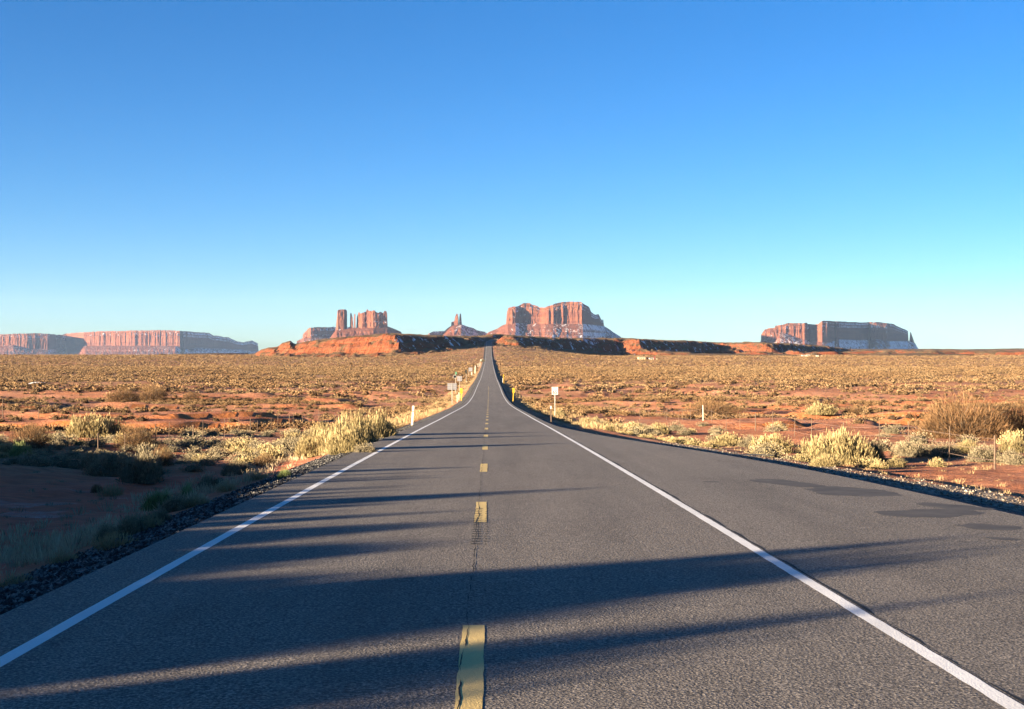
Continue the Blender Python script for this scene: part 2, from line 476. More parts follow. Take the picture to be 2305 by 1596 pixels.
kind(mesh_np('ground', np.stack([gx, gy, gz], -1).reshape(-1, 3), gf, mats=[M['sand'], M['gravel_dark'], M['gravel_pale']], fmat=fm, smooth=True), 'structure')

# ------------------------------------------------------------------ road and markings
ry = np.concatenate([np.arange(-60, 4, 2.0), geo_axis(4.0, 0.5, 2160, 0.012)])
def strip(name, y0, y1, xl, xr, mat, lift, step=None, rough=0.0, seed=0, nx=2):
    """a sheet that follows the road between y0 and y1; xl and xr are numbers or functions of y, from the centre line"""
    yy = ry[(ry > y0) & (ry < y1)]
    yy = np.concatenate([[y0], yy, [y1]])
    if step: yy = np.unique(np.concatenate([yy, np.arange(y0, y1, step)]))
    fl = (lambda y: xl(y)) if callable(xl) else (lambda y: xl + 0 * y)
    fr_ = (lambda y: xr(y)) if callable(xr) else (lambda y: xr + 0 * y)
    L = fl(yy); Rr = fr_(yy)
    if rough:
        L = L + rough * (fbm(yy * 5, 0 * yy, 2, seed) - .5); Rr = Rr + rough * (fbm(yy * 5, 0 * yy, 2, seed + 9) - .5)
    t = np.linspace(0, 1, nx)[None]
    X = road_x(yy)[:, None] + L[:, None] * (1 - t) + Rr[:, None] * t
    Y = yy[:, None] + 0 * t
    Z = road_z(yy)[:, None] + lift - 0.012 * np.abs(X - road_x(yy)[:, None]) * 0.0
    V = np.stack([X, Y, Z], -1).reshape(-1, 3)
    return mesh_np(name, V, grid_faces(len(yy), nx), mat, smooth=True)
kind(strip('road', -60, 2160, EDGE_L, edge_r, M['asphalt'], 0.0, nx=12), 'structure')
WL, WR = -3.50, 3.48
kind(strip('edge_line_marking', -20, 2100, WL - .07, WL + .07, M['white_paint'], 0.0025, rough=.012, seed=3), 'structure')
kind(strip('edge_line_marking', -20, 2100, WR - .068, WR + .068, M['white_paint'], 0.0025, step=.08, rough=.012, seed=4), 'structure')
kind(strip('road_seam_line', 5, 62, WR + .095, lambda y: WR + .10 + .04 * np.clip(fbm(y * 1.3, 0 * y, 3, 15) * 2.6 - .8, 0.02, 1), M['tar'], 0.0015, step=.1), 'structure')
# broken yellow centre line, 12.2 m cycle
y0 = 6100.0 / (1409 - 873)
k = 0
while True:
    far_end = y0 + 12.35 * k
    if far_end > 420: break
    kind(strip('centre_dash_marking', far_end - 3.6, far_end, -.092, .092, M['yellow_paint'], 0.0025, step=.15, rough=.02, seed=40 + k), 'structure')
    k += 1
def crack(y):
    return .07 * (fbm(y * .7, 0 * y, 3, 71) - .5) + .02 * (fbm(y * 7, 0 * y, 2, 72) - .5)
kind(strip('road_seam_line', 4, 75, lambda y: -.05 + crack(y) - .007 * np.clip(3.6 * fbm(y * 3.1, 0 * y, 2, 73) - 1.25, .02, 1), lambda y: -.05 + crack(y) + .007 * np.clip(3.6 * fbm(y * 3.1, 0 * y + 5, 2, 74) - 1.25, .02, 1), M['tar'], 0.004, step=.06), 'structure')
# milled rumble grooves along the centre
bmr = bmesh.new()
for y in np.arange(17.3, 22.6, 0.30):
    z = road_z(y) + 0.0042
    j = random.uniform(-.01, .01)
    vs = [bmr.verts.new((road_x(y) + a, y + b, z + (0.0311 * -b))) for a, b in ((-.10 + j, -.04), (.02 + j, -.05), (.02 + j, .03), (-.10 + j, .04))]
    bmr.faces.new(vs)
    vs = [bmr.verts.new((road_x(y) + a, y + b, z + (0.0311 * -b))) for a, b in ((.075 + j, -.03), (.115 + j, -.04), (.115 + j, .02), (.08 + j, .03))]
    bmr.faces.new(vs)
kind(bm_obj('rumble_groove_markings', bmr, M['tar']), 'structure')
# damp stains on the pull-out
def stain(u0, v0, u1, v1, w, seed):
    p = at(u0, v0, 6100 / (v0 - 873)); q = at(u1, v1, 6100 / (v1 - 873))
    P = np.array([p[0], p[1]]); Q = np.array([q[0], q[1]])
    n = 46; a = np.linspace(0, 2 * np.pi, n, endpoint=False)
    d = (Q - P) / 2; L = np.hypot(*d); e = d / L; nrm = np.array([-e[1], e[0]])
    rad = 0.55 + .9 * fbm(np.cos(a) * 1.6 + seed, np.sin(a) * 1.6, 3, seed)
    pts = (P + Q)[None] / 2 + np.cos(a)[:, None] * rad[:, None] * d[None] + np.sin(a)[:, None] * rad[:, None] * w * nrm[None]
    V = np.concatenate([[(P + Q) / 2], pts]); Z = road_z(V[:, 1]) + .002
    V = np.concatenate([V, Z[:, None]], 1)
    i = np.arange(n); fc = np.stack([0 * i, 1 + i, 1 + (i + 1) % n], 1)
    kind(mesh_np('road_stain_surface', V, fc, M['stain']), 'structure')
for q in ((1690, 1078, 1850, 1098, .55, 1), (1840, 1095, 1975, 1118, .8, 2), (2000, 1150, 2180, 1165, .85, 3), (2060, 1135, 2220, 1150, .35, 4),
          (2160, 1186, 2300, 1195, .4, 5), (2215, 1214, 2300, 1219, .16, 6), (1585, 1084, 1620, 1086, .2, 7), (1660, 1020, 1740, 1024, .35, 8)):
    stain(*q)
# loose stones on the shoulder
def stones(name, n, xf, y0, y1, smin, smax, mat, seed):
    rg = np.random.default_rng(seed)
    base = np.array([(1, 0, 0), (-1, 0, 0), (0, 1, 0), (0, -1, 0), (0, 0, 1), (0, 0, -.6)], float)
    fc = np.array([(0, 2, 4), (2, 1, 4), (1, 3, 4), (3, 0, 4), (2, 0, 5), (1, 2, 5), (3, 1, 5), (0, 3, 5)])
    y = y0 * (y1 / y0) ** rg.random(n); x = xf(rg.random(n), y) + road_x(y)
    s = smin + (smax - smin) * rg.random(n) ** 3
    V = base[None] * (0.55 + .7 * rg.random((n, 6, 3))) * s[:, None, None]
    V[:, :, 2] *= .75
    a = rg.random(n) * 6.28; c, sn = np.cos(a)[:, None], np.sin(a)[:, None]
    X = V[:, :, 0] * c - V[:, :, 1] * sn + x[:, None]; Y = V[:, :, 0] * sn + V[:, :, 1] * c + y[:, None]
    Z = V[:, :, 2] + ground(x, y)[:, None] + .25 * s[:, None]
    VV = np.stack([X, Y, Z], -1).reshape(-1, 3)
    FF = (fc[None] + (np.arange(n) * 6)[:, None, None]).reshape(-1, 3)
    return kind(mesh_np(name, VV, FF, mat), 'stuff')
stones('shoulder_gravel', 16000, lambda r, y: EDGE_L + .05 - 1.75 * r, 8, 80, .010, .048, M['gravel_dark'], 5)
stones('pale_gravel', 3500, lambda r, y: edge_r(y) + 1.75 + 1.5 * r, 14, 60, .012, .05, M['gravel_pale'], 6)

# ------------------------------------------------------------------ the ridge the road climbs
EDGE = np.array([(-560, 2300), (-375, 2000), (-290, 1860), (-205, 1770), (-116, 1700), (-60, 1800), (-12, 1890), (20, 1900), (40, 1880), (110, 2030), (226, 2240),
                 (236, 2110), (300, 2190), (370, 2330), (455, 2620), (470, 2240), (560, 2420), (770, 2880), (860, 3000), (1400, 3050)], float)
CRU = [500, 575, 590, 606, 628, 636, 655, 664, 690, 740, 800, 860, 885, 930, 965, 1060, 1080, 1110, 1170, 1240, 1300, 1400, 1450, 1550, 1640, 1700, 1760, 1850, 1905, 1925, 1960, 2400]
CRV = [806, 800, 789, 783, 782, 773, 768, 776, 769, 763, 757, 752, 751, 753, 755, 757, 756, 752, 756, 760, 762, 761, 764, 767, 771, 770, 772, 778, 785, 790, 798, 806]
def signed_edge(x, y):
    best = np.full(x.shape, 1e9); sg = np.zeros(x.shape)
    for p, q in zip(EDGE[:-1], EDGE[1:]):
        d = q - p
        t = np.clip(((x - p[0]) * d[0] + (y - p[1]) * d[1]) / (d @ d), 0, 1)
        dd = np.hypot(x - p[0] - t * d[0], y - p[1] - t * d[1])
        s = np.sign(d[0] * (y - p[1]) - d[1] * (x - p[0]))
        m = dd < best - 1e-6
        best = np.where(m, dd, best); sg = np.where(m, s, sg)
    return best * sg
hx = np.arange(-640, 1250, 3.2); hy = np.arange(1600, 3120, 5.0)
HX, HY = np.meshgrid(hx, hy)
# even-odd test for "inside the plateau" (behind the edge)
ins = np.zeros(HX.shape, bool)
poly = np.vstack([EDGE, [(1400, 4000), (-560, 4000)]])
for p, q in zip(poly, np.roll(poly, -1, 0)):
    c = ((p[1] > HY) != (q[1] > HY))
    with np.errstate(divide='ignore', invalid='ignore'):
        ins ^= c & (HX < (q[0] - p[0]) * (HY - p[1]) / (q[1] - p[1]) + p[0])
sd = np.abs(signed_edge(HX, HY)) * np.where(ins, 1, -1)
sd = sd + 34 * (fbm(HX / 60, HY / 60, 4, 51) - .5) + 10 * (np.abs(fbm(HX / 14, HY / 40, 3, 52) - .5) * 2 - .4)
U = 1100 + HX / HY * F
top = EYE + (780 - np.interp(U, CRU, CRV)) / F * np.minimum(HY, 2450)
basez = ground(HX, HY) + ss(2150, 4200, HY) * 55
prof = 0.30 * ss(-70, -5, sd) + 0.40 * ss(-18, -4, sd) + .30 * ss(-3, 10, sd)
HZ = basez - 1.2 + (top - basez) * prof + ((fbm(HX / 22, HY / 22, 4, 55) - .5) * 6.5 + (np.abs(fbm(HX / 15, HY / 26, 3, 57) * 2 - 1) - .4) * 6.0 * (1 - ss(4, 20, sd))) * ss(-90, -30, sd)
# broken mounds in front of the right part of the ridge
HZ = HZ + 7 * ss(.52, .70, fbm(HX / 70, HY / 55, 3, 58)) * ss(60, 160, HX) * (1 - ss(-40, 0, sd)) * ss(1900, 2050, HY)
# the cut for the road
rd = np.abs(HX - road_x(np.clip(HY, 0, 2300)))
cut = (1 - ss(5.5, 26, rd)) * (1 - ss(2085, 2150, HY))
HZ = HZ * (1 - cut) + (road_z(np.clip(HY, 0, 2300)) - .35) * cut
HZ = np.where(HY < 1612, HZ - 3, HZ)
M['ridge'] = m_rock('orange_ridge_soil', (0.33, 0.125, 0.055), (0.40, 0.17, 0.075), (0.24, 0.09, 0.045), snow=0.18, strata=.12)
def ridge_mat():
    t = NT('ridge_soil')
    nrm = t.xyz('Normal'); a = t.noise(.03, 5, .65); b = t.noise(.22, 5, .7); lay = t.noise(.22, 4, .6, t.mapping((.05, .05, 1)))
    soil = t.ramp(lay, [(.35, (.125, .036, .016)), (.5, (.185, .056, .022)), (.65, (.15, .052, .026))])
    soil = t.mix(t.fr(b, .4, .72, 0, .7), soil, (.085, .034, .02))
    veg = t.mix(t.fr(b, .35, .65), (.15, .095, .045), (.085, .058, .034))
    flat = t.math('ADD', nrm[2], t.fr(a, .3, .7, -.12, .12))
    c = t.mix(t.fr(flat, .82, .95), soil, veg)
    sn = t.math('ADD', t.noise(.09, 6, .72, t.mapping((1, 1, .4))), t.fr(nrm[0], .1, .6, 0, .12))
    c = t.mix(t.math('MULTIPLY', t.fr(sn, .66, .72), t.fr(nrm[0], .05, .25)), c, (.70, .70, .72))
    t.set('Base Color', c); t.set('Specular IOR Level', .1); t.bump(t.math('ADD', b, lay), 1.0, 2.5); return t.m
kind(mesh_np('hill', np.stack([HX, HY, HZ], -1).reshape(-1, 3), grid_faces(*HX.shape), ridge_mat(), smooth=False), 'structure')
# low broken country beyond, to the right
lx = np.arange(700, 2300, 9.0); ly = np.arange(3300, 4700, 16.0)
LX, LY = np.meshgrid(lx, ly)
ridge2 = fbm(LX / 170, LY / 260, 5, 81)
UU = 1100 + LX / LY * F
topv = np.interp(UU, [1500, 1850, 1960, 2100, 2230, 2310, 2700], [800, 788, 785, 785, 786.5, 784.5, 784])
front = ss(3330, 3800, LY + 240 * (fbm(LX / 90, LY / 200, 3, 83) - .5) + 90 * (fbm(LX / 30, LY / 60, 3, 84) - .5))
LZ = EYE + (780 - topv) / F * np.minimum(LY, 3900) * 1.0 - (1 - front) * 46 - (1 - ridge2) * 9 + 4
LZ = LZ - ss(4000, 4700, LY) * 40
kind(mesh_np('hill', np.stack([LX, LY, LZ], -1).reshape(-1, 3), grid_faces(*LX.shape), bpy.data.materials['ridge_soil'], smooth=False), 'structure')

# ------------------------------------------------------------------ mesas and buttes
ROCK = dict(
    cliff=m_rock('red_cliff_rock', (0.139, 0.048, 0.024), (0.186, 0.071, 0.036), (0.084, 0.028, 0.017), snow=0.2, strata=.03),
    talus=m_rock('red_talus_rock', (0.128, 0.043, 0.023), (0.150, 0.054, 0.028), (0.084, 0.028, 0.017), snow=0.0, strata=.05, talus=True),
    snowy=m_rock('snow_streaked_talus', (0.128, 0.043, 0.023), (0.150, 0.054, 0.028), (0.084, 0.028, 0.017), snow=0.36, strata=.05, talus=True),
    lightsnow=m_rock('lightly_snowed_talus', (0.128, 0.043, 0.023), (0.150, 0.054, 0.028), (0.084, 0.028, 0.017), snow=0.3, strata=.05, talus=True))

def sil(pts):
    p = np.array(pts, float); return lambda u: np.interp(u, p[:, 0], p[:, 1])

def cliff(parent, name, d, front, top, base, depth, seed, du=0.35, flute=16.0, cap=True, mat=None, narrow=None):
    """rock body lofted along u: front face at distance d + front(u), silhouette top(u), foot base(u)"""
    tp = np.array(top, float); u0, u1 = tp[0, 0], tp[-1, 0]
    us = np.unique(np.concatenate([np.arange(u0, u1, du), tp[:, 0]]))
    f = sil(front)(us); tv = sil(top)(us); bv = sil(base)(us)
    s = d / F
    w = us * s
    fl = flute * ((1 - np.abs(fbm(w / 55, 0 * w, 3, seed) * 2 - 1)) - .6) * 1.6 + flute * .55 * (fbm(w / 17, 0 * w, 3, seed + 5) - .5) * 2
    fl = fl / (1 + 2.2 * np.clip(np.gradient(f) / np.gradient(w) - .35, 0, 2))   # receding faces are smoother
    endf = np.minimum(1, np.minimum(us - u0, u1 - us) / 5.0)
    tv = tv + (fbm(w / 22, 0 * w, 3, seed + 7) - .5) * 2.0 * np.clip((bv - tv) / 18, 0, 1)
    dep = sil(depth)(us) if not np.isscalar(depth) else np.full_like(us, depth)
    dep = dep * (0.35 + .65 * np.sqrt(np.clip(endf, 0, 1)))
    mid = f + (dep[:] * 0 if np.isscalar(depth) else 0)
    # rows: front foot -> front top -> over the cap -> back foot
    rows = []
    NV = 22
    for k in range(NV + 1):
        t = k / NV
        v = bv + (tv - bv) * t
        lay = (vn(np.full_like(w, t * 7.0), w / 300, seed + 9) - .5)
        step = np.where(cap, 14 * ss(.74, .80, t) + 20 * ss(.88, .93, t), 0)
        keep = 1 - .75 * ss(.80, .9, t) if cap else 1
        o = f + (1 - keep * 1.0) * 0 - fl * keep * (0.75 + .25 * t) + t * 14 + step + lay * 7 + 9 * (fbm(w / 9, np.full_like(w, t * 5), 2, seed + 11) - .5)
        rows.append((v, np.minimum(o, f + dep * .45)))
    for k in range(1, 7):
        t = k / 6
        rows.append((tv + .0 * t + (.8 * math.sin(t * 3.14) * 0), f + dep * (.45 + .5 * t)))
    rows.append((bv + 3, f + dep))
    V = []
    for v, o in rows:
        x, y, z = at(us, v, d + o); V.append(np.stack([x, y, z], -1))
    V = np.array(V)
    return mesh_np(name, V.reshape(-1, 3), grid_faces(len(rows), len(us)), mat or ROCK['cliff'], parent)

def talus(parent, d, front, ridge, foot, spread, seed, mat, du=0.8, behind=150):
    rp = np.array(ridge, float); us = np.arange(rp[0, 0], rp[-1, 0] + .1, du)
    f = sil(front)(us); rv = sil(ridge)(us); fv = np.full_like(us, foot)
    w = us * d / F; rows = []
    N = 26
    for k in range(N + 1):
        t = k / N
        gully = (1 - np.abs(fbm(w / 42 + .3 * t, np.full_like(w, t * 1.2), 4, seed) * 2 - 1)) - .5
        o = f - spread * (1 - t) + 26 * gully * math.sin(min(1, t * 1.25) * 3.14) * 1.6
        led = 3.2 * (ss(.32, .38, t) + ss(.62, .68, t) - 1.0 * t * 2) 
        v = fv + (rv - fv) * (t ** 1.12) - led * np.clip((fv - rv) / 40, 0, 1) + (fbm(w / 15, np.full_like(w, t * 6), 3, seed + 3) - .5) * 2.2 * math.sin(t * 3.14)
        rows.append((v, o))
    rows.append((rv - .2, f + behind * .5)); rows.append((fv, f + behind * 2.5))
    V = []
    for v, o in rows:
        x, y, z = at(us, v, d + o); V.append(np.stack([x, y, z], -1))
    return mesh_np('talus_slope', np.array(V).reshape(-1, 3), grid_faces(len(rows), len(us)), mat, parent)

def root(name, label, cat, u, v, d, group=None):
    # parts are built in world coordinates; the Empty stands at the foot and takes them over
    x, y, z = at(u, v, d)
    return thing(name, label, cat, (float(x), float(y), float(z)), 0, group)
def settle(r):
    for c in r.children: c.matrix_parent_inverse = Matrix.Translation(r.location).inverted()

# far left: long flat-topped mesa
d = 15000
r = root('mesa', 'long flat-topped red mesa at the far left, its right end a dark blue shadowed cliff', 'mesa', 290, 800, d)
fr1 = [(a, b * 1.6) for a, b in [(-260, -150), (60, -60), (108, 0), (112, 60), (126, 620), (150, 640), (182, 260), (190, 150), (300, 60), (390, 70), (404, 60), (409, 330), (412, 180), (417, 200), (422, 420), (500, 1000), (582, 1750)]]
cliff(r, 'cliff', d, fr1, [(-260, 752), (0, 753.5), (33, 751), (85, 750), (111, 751.5), (129, 753.5), (139, 753.5), (147, 751.7), (165, 749.7), (180, 749), (219, 746), (278, 744.5), (348, 743.2), (392, 744), (433, 747), (472, 749.7), (479, 755), (515, 760), (531, 767.7), (546, 771), (567, 766.4), (580, 772.8), (582, 791)],
      [(-260, 783), (0, 781), (111, 790), (182, 782), (400, 781), (405, 790), (420, 792), (582, 792)], 2400, 101, du=.5, flute=17)
talus(r, d, fr1, [(-260, 780), (0, 779), (30, 776), (60, 784), (108, 788), (150, 783), (184, 778), (395, 778), (408, 788), (440, 783), (540, 787), (582, 792)], 808, 640, 102, ROCK['lightsnow'], behind=450)
settle(r)
# snow-dusted mesa behind the castle butte
d = 11500
r = root('mesa', 'grey-brown flat mesa behind and left of the tall rock tower, snow on its ledges', 'mesa', 730, 765, d)
fr2 = [(676, 300), (684, 60), (700, 0), (740, 120), (790, 420), (800, 500)]
cliff(r, 'cliff', d, fr2, [(681, 760), (682, 752), (688, 746.6), (693, 740), (703, 737), (718, 736.5), (756, 736.3), (792, 736.5), (797, 745)], [(670, 764), (800, 764)], 700, 111, flute=38)
talus(r, d, fr2, [(668, 768), (684, 760), (790, 758), (806, 766)], 775, 260, 112, ROCK['lightsnow'])
settle(r)
# castle butte with tower and spires
d = 9000
r = root('butte', 'red castle-shaped butte with one free tower at left and jagged crown', 'butte', 815, 760, d)
frT = [(753, 60), (757, 10), (761, -20), (774, -10), (775.5, 20), (782, 170)]
cliff(r, 'rock_tower', d, frT, [(754.5, 744), (755.6, 738), (757.5, 722), (759.6, 700), (761, 697.6), (764, 697), (779, 696.9), (781, 701.5), (780.8, 716), (780, 738), (781.5, 745)], [(753, 748), (784, 748)], 110, 121, du=.15, flute=5, cap=False)
frS = [(784, 60), (790, 20), (800, 10), (803, 40), (812, 0), (840, -10), (858, 10), (870, 30), (875, 120)]
cliff(r, 'rock_spire', d, frS, [(786.5, 744), (787.6, 735), (788, 707), (789, 704.5), (791, 707), (793.5, 716), (795, 740), (796, 744)], [(780, 750), (800, 750)], 55, 122, du=.12, flute=4, cap=False)
cliff(r, 'rock_spire', d, frS, [(795.2, 746), (796.4, 735), (796.8, 709), (798, 706.5), (799.5, 708), (800, 738), (801, 745)], [(790, 750), (805, 750)], 50, 123, du=.12, flute=3, cap=False)
cliff(r, 'cliff', d, frS, [(800.8, 746), (802, 735), (803.2, 715), (805, 708), (807, 703), (808.4, 702), (810, 706), (812, 705), (818, 703), (824, 700.5), (825.3, 695.5), (827, 696), (829, 699), (837, 701), (838.5, 699), (844, 699.2), (846, 702.5), (853, 703.5), (855, 701.5), (859, 702.5), (862, 705), (864.6, 700), (869, 699.7), (871, 705), (872, 733.5), (873, 744)], [(800, 748), (875, 748)], 170, 124, du=.15, flute=17, cap=False)
talus(r, d, [(730, 60), (757, 0), (800, 20), (840, 0), (872, 60), (905, 300)], [(738, 766), (744, 759), (751, 749), (757, 742), (772, 741), (782, 740), (790, 739), (800, 738), (872, 735), (878, 737), (893, 743), (903, 747.5), (905, 756)], 766, 230, 125, ROCK['talus'])
settle(r)
# low dark mesa and the twin spires
d = 11500
r = root('mesa', 'small low dark mesa just left of the twin rock spires', 'mesa', 982, 757, d)
frL = [(960, 100), (966, 0), (985, 250), (1012, 700)]
cliff(r, 'cliff', d, frL, [(963, 754), (964, 751), (974, 746.4), (998, 745.3), (1010, 745.5), (1012, 752)], [(950, 756), (1020, 756)], 400, 131, flute=12)
talus(r, d, frL, [(955, 760), (966, 753), (1008, 752), (1018, 758)], 764, 150, 132, ROCK['talus'])
settle(r)
d = 9300
r = root('butte', 'small red butte with two thin spires left of the road gap', 'butte', 1032, 752, d)
frI = [(1010, 30), (1022, 0), (1030, -5), (1034, 10), (1040, 40)]
cliff(r, 'rock_spire', d, frI, [(1014.6, 738), (1015.6, 725), (1017, 724), (1021, 723.5), (1022.5, 722), (1024, 714), (1026, 709), (1027, 706.4), (1029.6, 706.4), (1031, 712), (1032, 722), (1032.6, 738)], [(1010, 744), (1045, 744)], 60, 141, du=.12, flute=5, cap=False)
cliff(r, 'rock_spire', d, frI, [(1031.6, 740), (1032.8, 728), (1033.6, 714), (1034.8, 706), (1037, 706.2), (1038, 716), (1039, 728), (1039.8, 740)], [(1010, 744), (1045, 744)], 50, 142, du=.12, flute=4, cap=False)
talus(r, d, [(990, 40), (1020, 0), (1038, 10), (1095, 200)], [(985, 762), (998, 748), (1006, 739.7), (1015, 734), (1028, 731), (1040, 730.7), (1051, 735), (1065, 738.6), (1074, 744), (1090, 747), (1104, 756)], 765, 240, 143, ROCK['lightsnow'])
settle(r)
# the great mesa behind the road
d = 9000
r = root('mesa', 'massive red mesa directly behind the road, two-humped top and snowy lower slopes', 'mesa', 1250, 760, d)
fr5 = [(1120, 150), (1137, 60), (1142, 0), (1160, -20), (1168, 40), (1185, 60), (1200, 60), (1216, 50), (1226, -10), (1245, -30), (1262, 0), (1280, 15), (1300, 0), (1312, 10), (1317, 90), (1330, 300), (1362, 780)]
cliff(r, 'cliff', d, fr5, [(1136.5, 735), (1138.6, 729.5), (1140, 712), (1141, 702), (1144, 692.5), (1152, 690.5), (1167, 689), (1178, 682), (1192, 682), (1197.5, 685.4), (1207.7, 688.3), (1214.5, 692), (1226, 692.6), (1235, 688.3), (1257.5, 681), (1271, 679.7), (1307, 679.7), (1316, 685.4), (1325.5, 691), (1330, 702.4), (1339, 709), (1347, 707.3), (1353.8, 720.5), (1357, 718), (1359.4, 735), (1361, 742)],
      [(1130, 737), (1300, 736), (1362, 745)], 700, 151, du=.3, flute=21)
talus(r, d, fr5, [(1085, 762), (1099, 748), (1119, 740), (1130, 733), (1138, 730), (1160, 727), (1250, 729), (1312, 729), (1330, 731), (1361, 735), (1372, 742), (1380, 748), (1396, 758), (1402, 765)], 770, 330, 152, ROCK['snowy'])
settle(r)
# mesa at the right
d = 10000
r = root('mesa', 'long red mesa on the right with snow-covered shaded cliffs and a slim end pinnacle', 'mesa', 1880, 786, d)
fr6 = [(1700, 200), (1712, 60), (1718, 10), (1760, 0), (1806, 30), (1810, -30), (1812, -25), (1816, 130), (1822, 150), (1838, 60), (1850, -30), (1862, 0), (1866, 220), (1879, 480), (1881, 410), (1886, 420), (1888, 640), (1955, 1500), (1960, 1380), (1972, 1390), (1980, 1420), (1996, 1450), (2002, 1800), (2044, 2600), (2066, 2700)]
cliff(r, 'cliff', d, fr6, [(1711, 770), (1712, 766), (1712.6, 754), (1721, 741), (1743, 737.6), (1744.6, 733), (1765, 730), (1774, 727), (1807, 728), (1810, 726.5), (1816, 726.3), (1817, 730), (1839.6, 730), (1851.4, 722), (1857, 721.6), (1917, 725), (1934.5, 725.7), (1982, 725), (2011.6, 729.3), (2016, 733), (2035, 740.6), (2043, 745), (2044, 764), (2045.5, 772)],
      [(1705, 774), (1760, 772), (1866, 774), (1960, 770), (2050, 774)], 900, 161, du=.35, flute=18)
cliff(r, 'rock_spire', d, fr6, [(2045, 774), (2046.5, 762), (2048, 748), (2049, 746.5), (2053, 758), (2058, 772), (2059.5, 778)], [(2040, 782), (2066, 782)], 80, 162, du=.12, flute=4, cap=False)
talus(r, d, fr6, [(1700, 780), (1712, 768), (1745, 766), (1754, 748), (1766, 750), (1800, 762), (1816, 766), (1850, 770), (1866, 772), (1880, 766), (1890, 764), (1930, 766), (1975, 764), (2000, 768), (2045, 768), (2059, 773), (2066, 785), (2074, 790)], 796, 420, 163, ROCK['snowy'], behind=300)
settle(r)
# ------------------------------------------------------------------ plants
def diamonds(P, D, W, L, rg):
    """one four-cornered leaf per row: foot P, unit direction D, width W, length L"""
    n = len(P)
    s = np.cross(D, rg.normal(size=(n, 3))); s /= np.linalg.norm(s, axis=1, keepdims=True) + 1e-9
    m = P + D * (L * .6)[:, None]
    V = np.stack([P, m + s * (W / 2)[:, None], P + D * L[:, None], m - s * (W / 2)[:, None]], 1).reshape(-1, 3)
    return V, np.arange(n * 4).reshape(n, 4)
def brush(n, leaf, width, seed, lift=.75, lump=.55, spread=1.0, inner=.45, skirt=-.02, core=.62):
    """unit shrub (radius 1, height 1) of n leaves on a lumpy dome; returns verts, quads, tint"""
    rg = np.random.default_rng(seed)
    ph = rg.random(n) * 2 * np.pi; ct = skirt + (1 - skirt) * rg.random(n) ** .9
    st = np.sqrt(np.clip(1 - ct ** 2, 0, 1))
    lob = (1 - lump * .62) + lump * fbm(np.cos(ph) * st * 2.2 + seed, np.sin(ph) * st * 2.2 + ct * 2, 3, seed) * 1.25
    r = (inner + (1 - inner) * rg.random(n) ** .45) * lob
    out = np.stack([np.cos(ph) * st * spread, np.sin(ph) * st * spread, np.clip(ct, 0, 1)], 1)
    P = out * r[:, None]; P[:, 2] = np.maximum(P[:, 2], 0.01)
    D = out * .8 + np.array([0, 0, lift]) + rg.normal(size=(n, 3)) * .33
    D /= np.linalg.norm(D, axis=1, keepdims=True)
    L = leaf * (.6 + .8 * rg.random(n)); W = width * (.6 + .8 * rg.random(n))
    P = P - D * (L * .8)[:, None]; P[:, 2] = np.maximum(P[:, 2], 0.0)
    V, Fq = diamonds(P, D, W, L, rg)
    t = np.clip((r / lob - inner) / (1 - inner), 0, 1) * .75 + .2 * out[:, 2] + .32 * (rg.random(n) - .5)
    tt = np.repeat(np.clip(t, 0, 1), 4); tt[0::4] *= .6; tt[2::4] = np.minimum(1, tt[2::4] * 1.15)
    if core:   # added dark inner dome, joins the leaves and thickens the shade
        a = np.arange(9) / 9 * 2 * np.pi; el = np.array([0, .45, .95, 1.35])
        A, E = np.meshgrid(a, el)
        lb = (1 - lump * .62) + lump * fbm(np.cos(A) * np.cos(E) * 2.2 + seed, np.sin(A) * np.cos(E) * 2.2 + np.sin(E) * 2, 3, seed) * 1.25
        C = np.stack([np.cos(A) * np.cos(E), np.sin(A) * np.cos(E), np.sin(E)], -1) * (lb * core)[..., None]
        C = C.reshape(-1, 3); q = []
        for j in range(3):
            for k in range(9): q.append((j * 9 + k, j * 9 + (k + 1) % 9, j * 9 + 9 + (k + 1) % 9, j * 9 + 9 + k))
        Fq = np.concatenate([Fq, np.array(q) + len(V)]); V = np.concatenate([V, C]); tt = np.concatenate([tt, np.full(len(C), .08)])
    return V, Fq, tt
def bunch(n, leaf, width, seed, heads=8, **kw):
    """shrub of several rounded heads of different height, with gaps between"""
    rg = np.random.default_rng(seed + 5000); Vs, Fs, Ts, off = [], [], [], 0
    for j in range(heads):
        a = j * 2.4 + rg.random(); q = .62 * math.sqrt((j + .15) / heads); s = rg.uniform(.42, .60); h = rg.uniform(.62, 1.0) * (1 - .3 * q)
        V, Fq, t = brush(n // heads, leaf / s, width / s, seed * 13 + j, **kw)
        V = V * np.array([s, s, h]) + np.array([math.cos(a) * q, math.sin(a) * q, 0.0])
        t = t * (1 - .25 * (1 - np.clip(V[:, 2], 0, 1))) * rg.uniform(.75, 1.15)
        Vs.append(V); Fs.append(Fq + off); Ts.append(np.clip(t, 0, 1)); off += len(V)
    return np.concatenate(Vs), np.concatenate(Fs), np.concatenate(Ts)
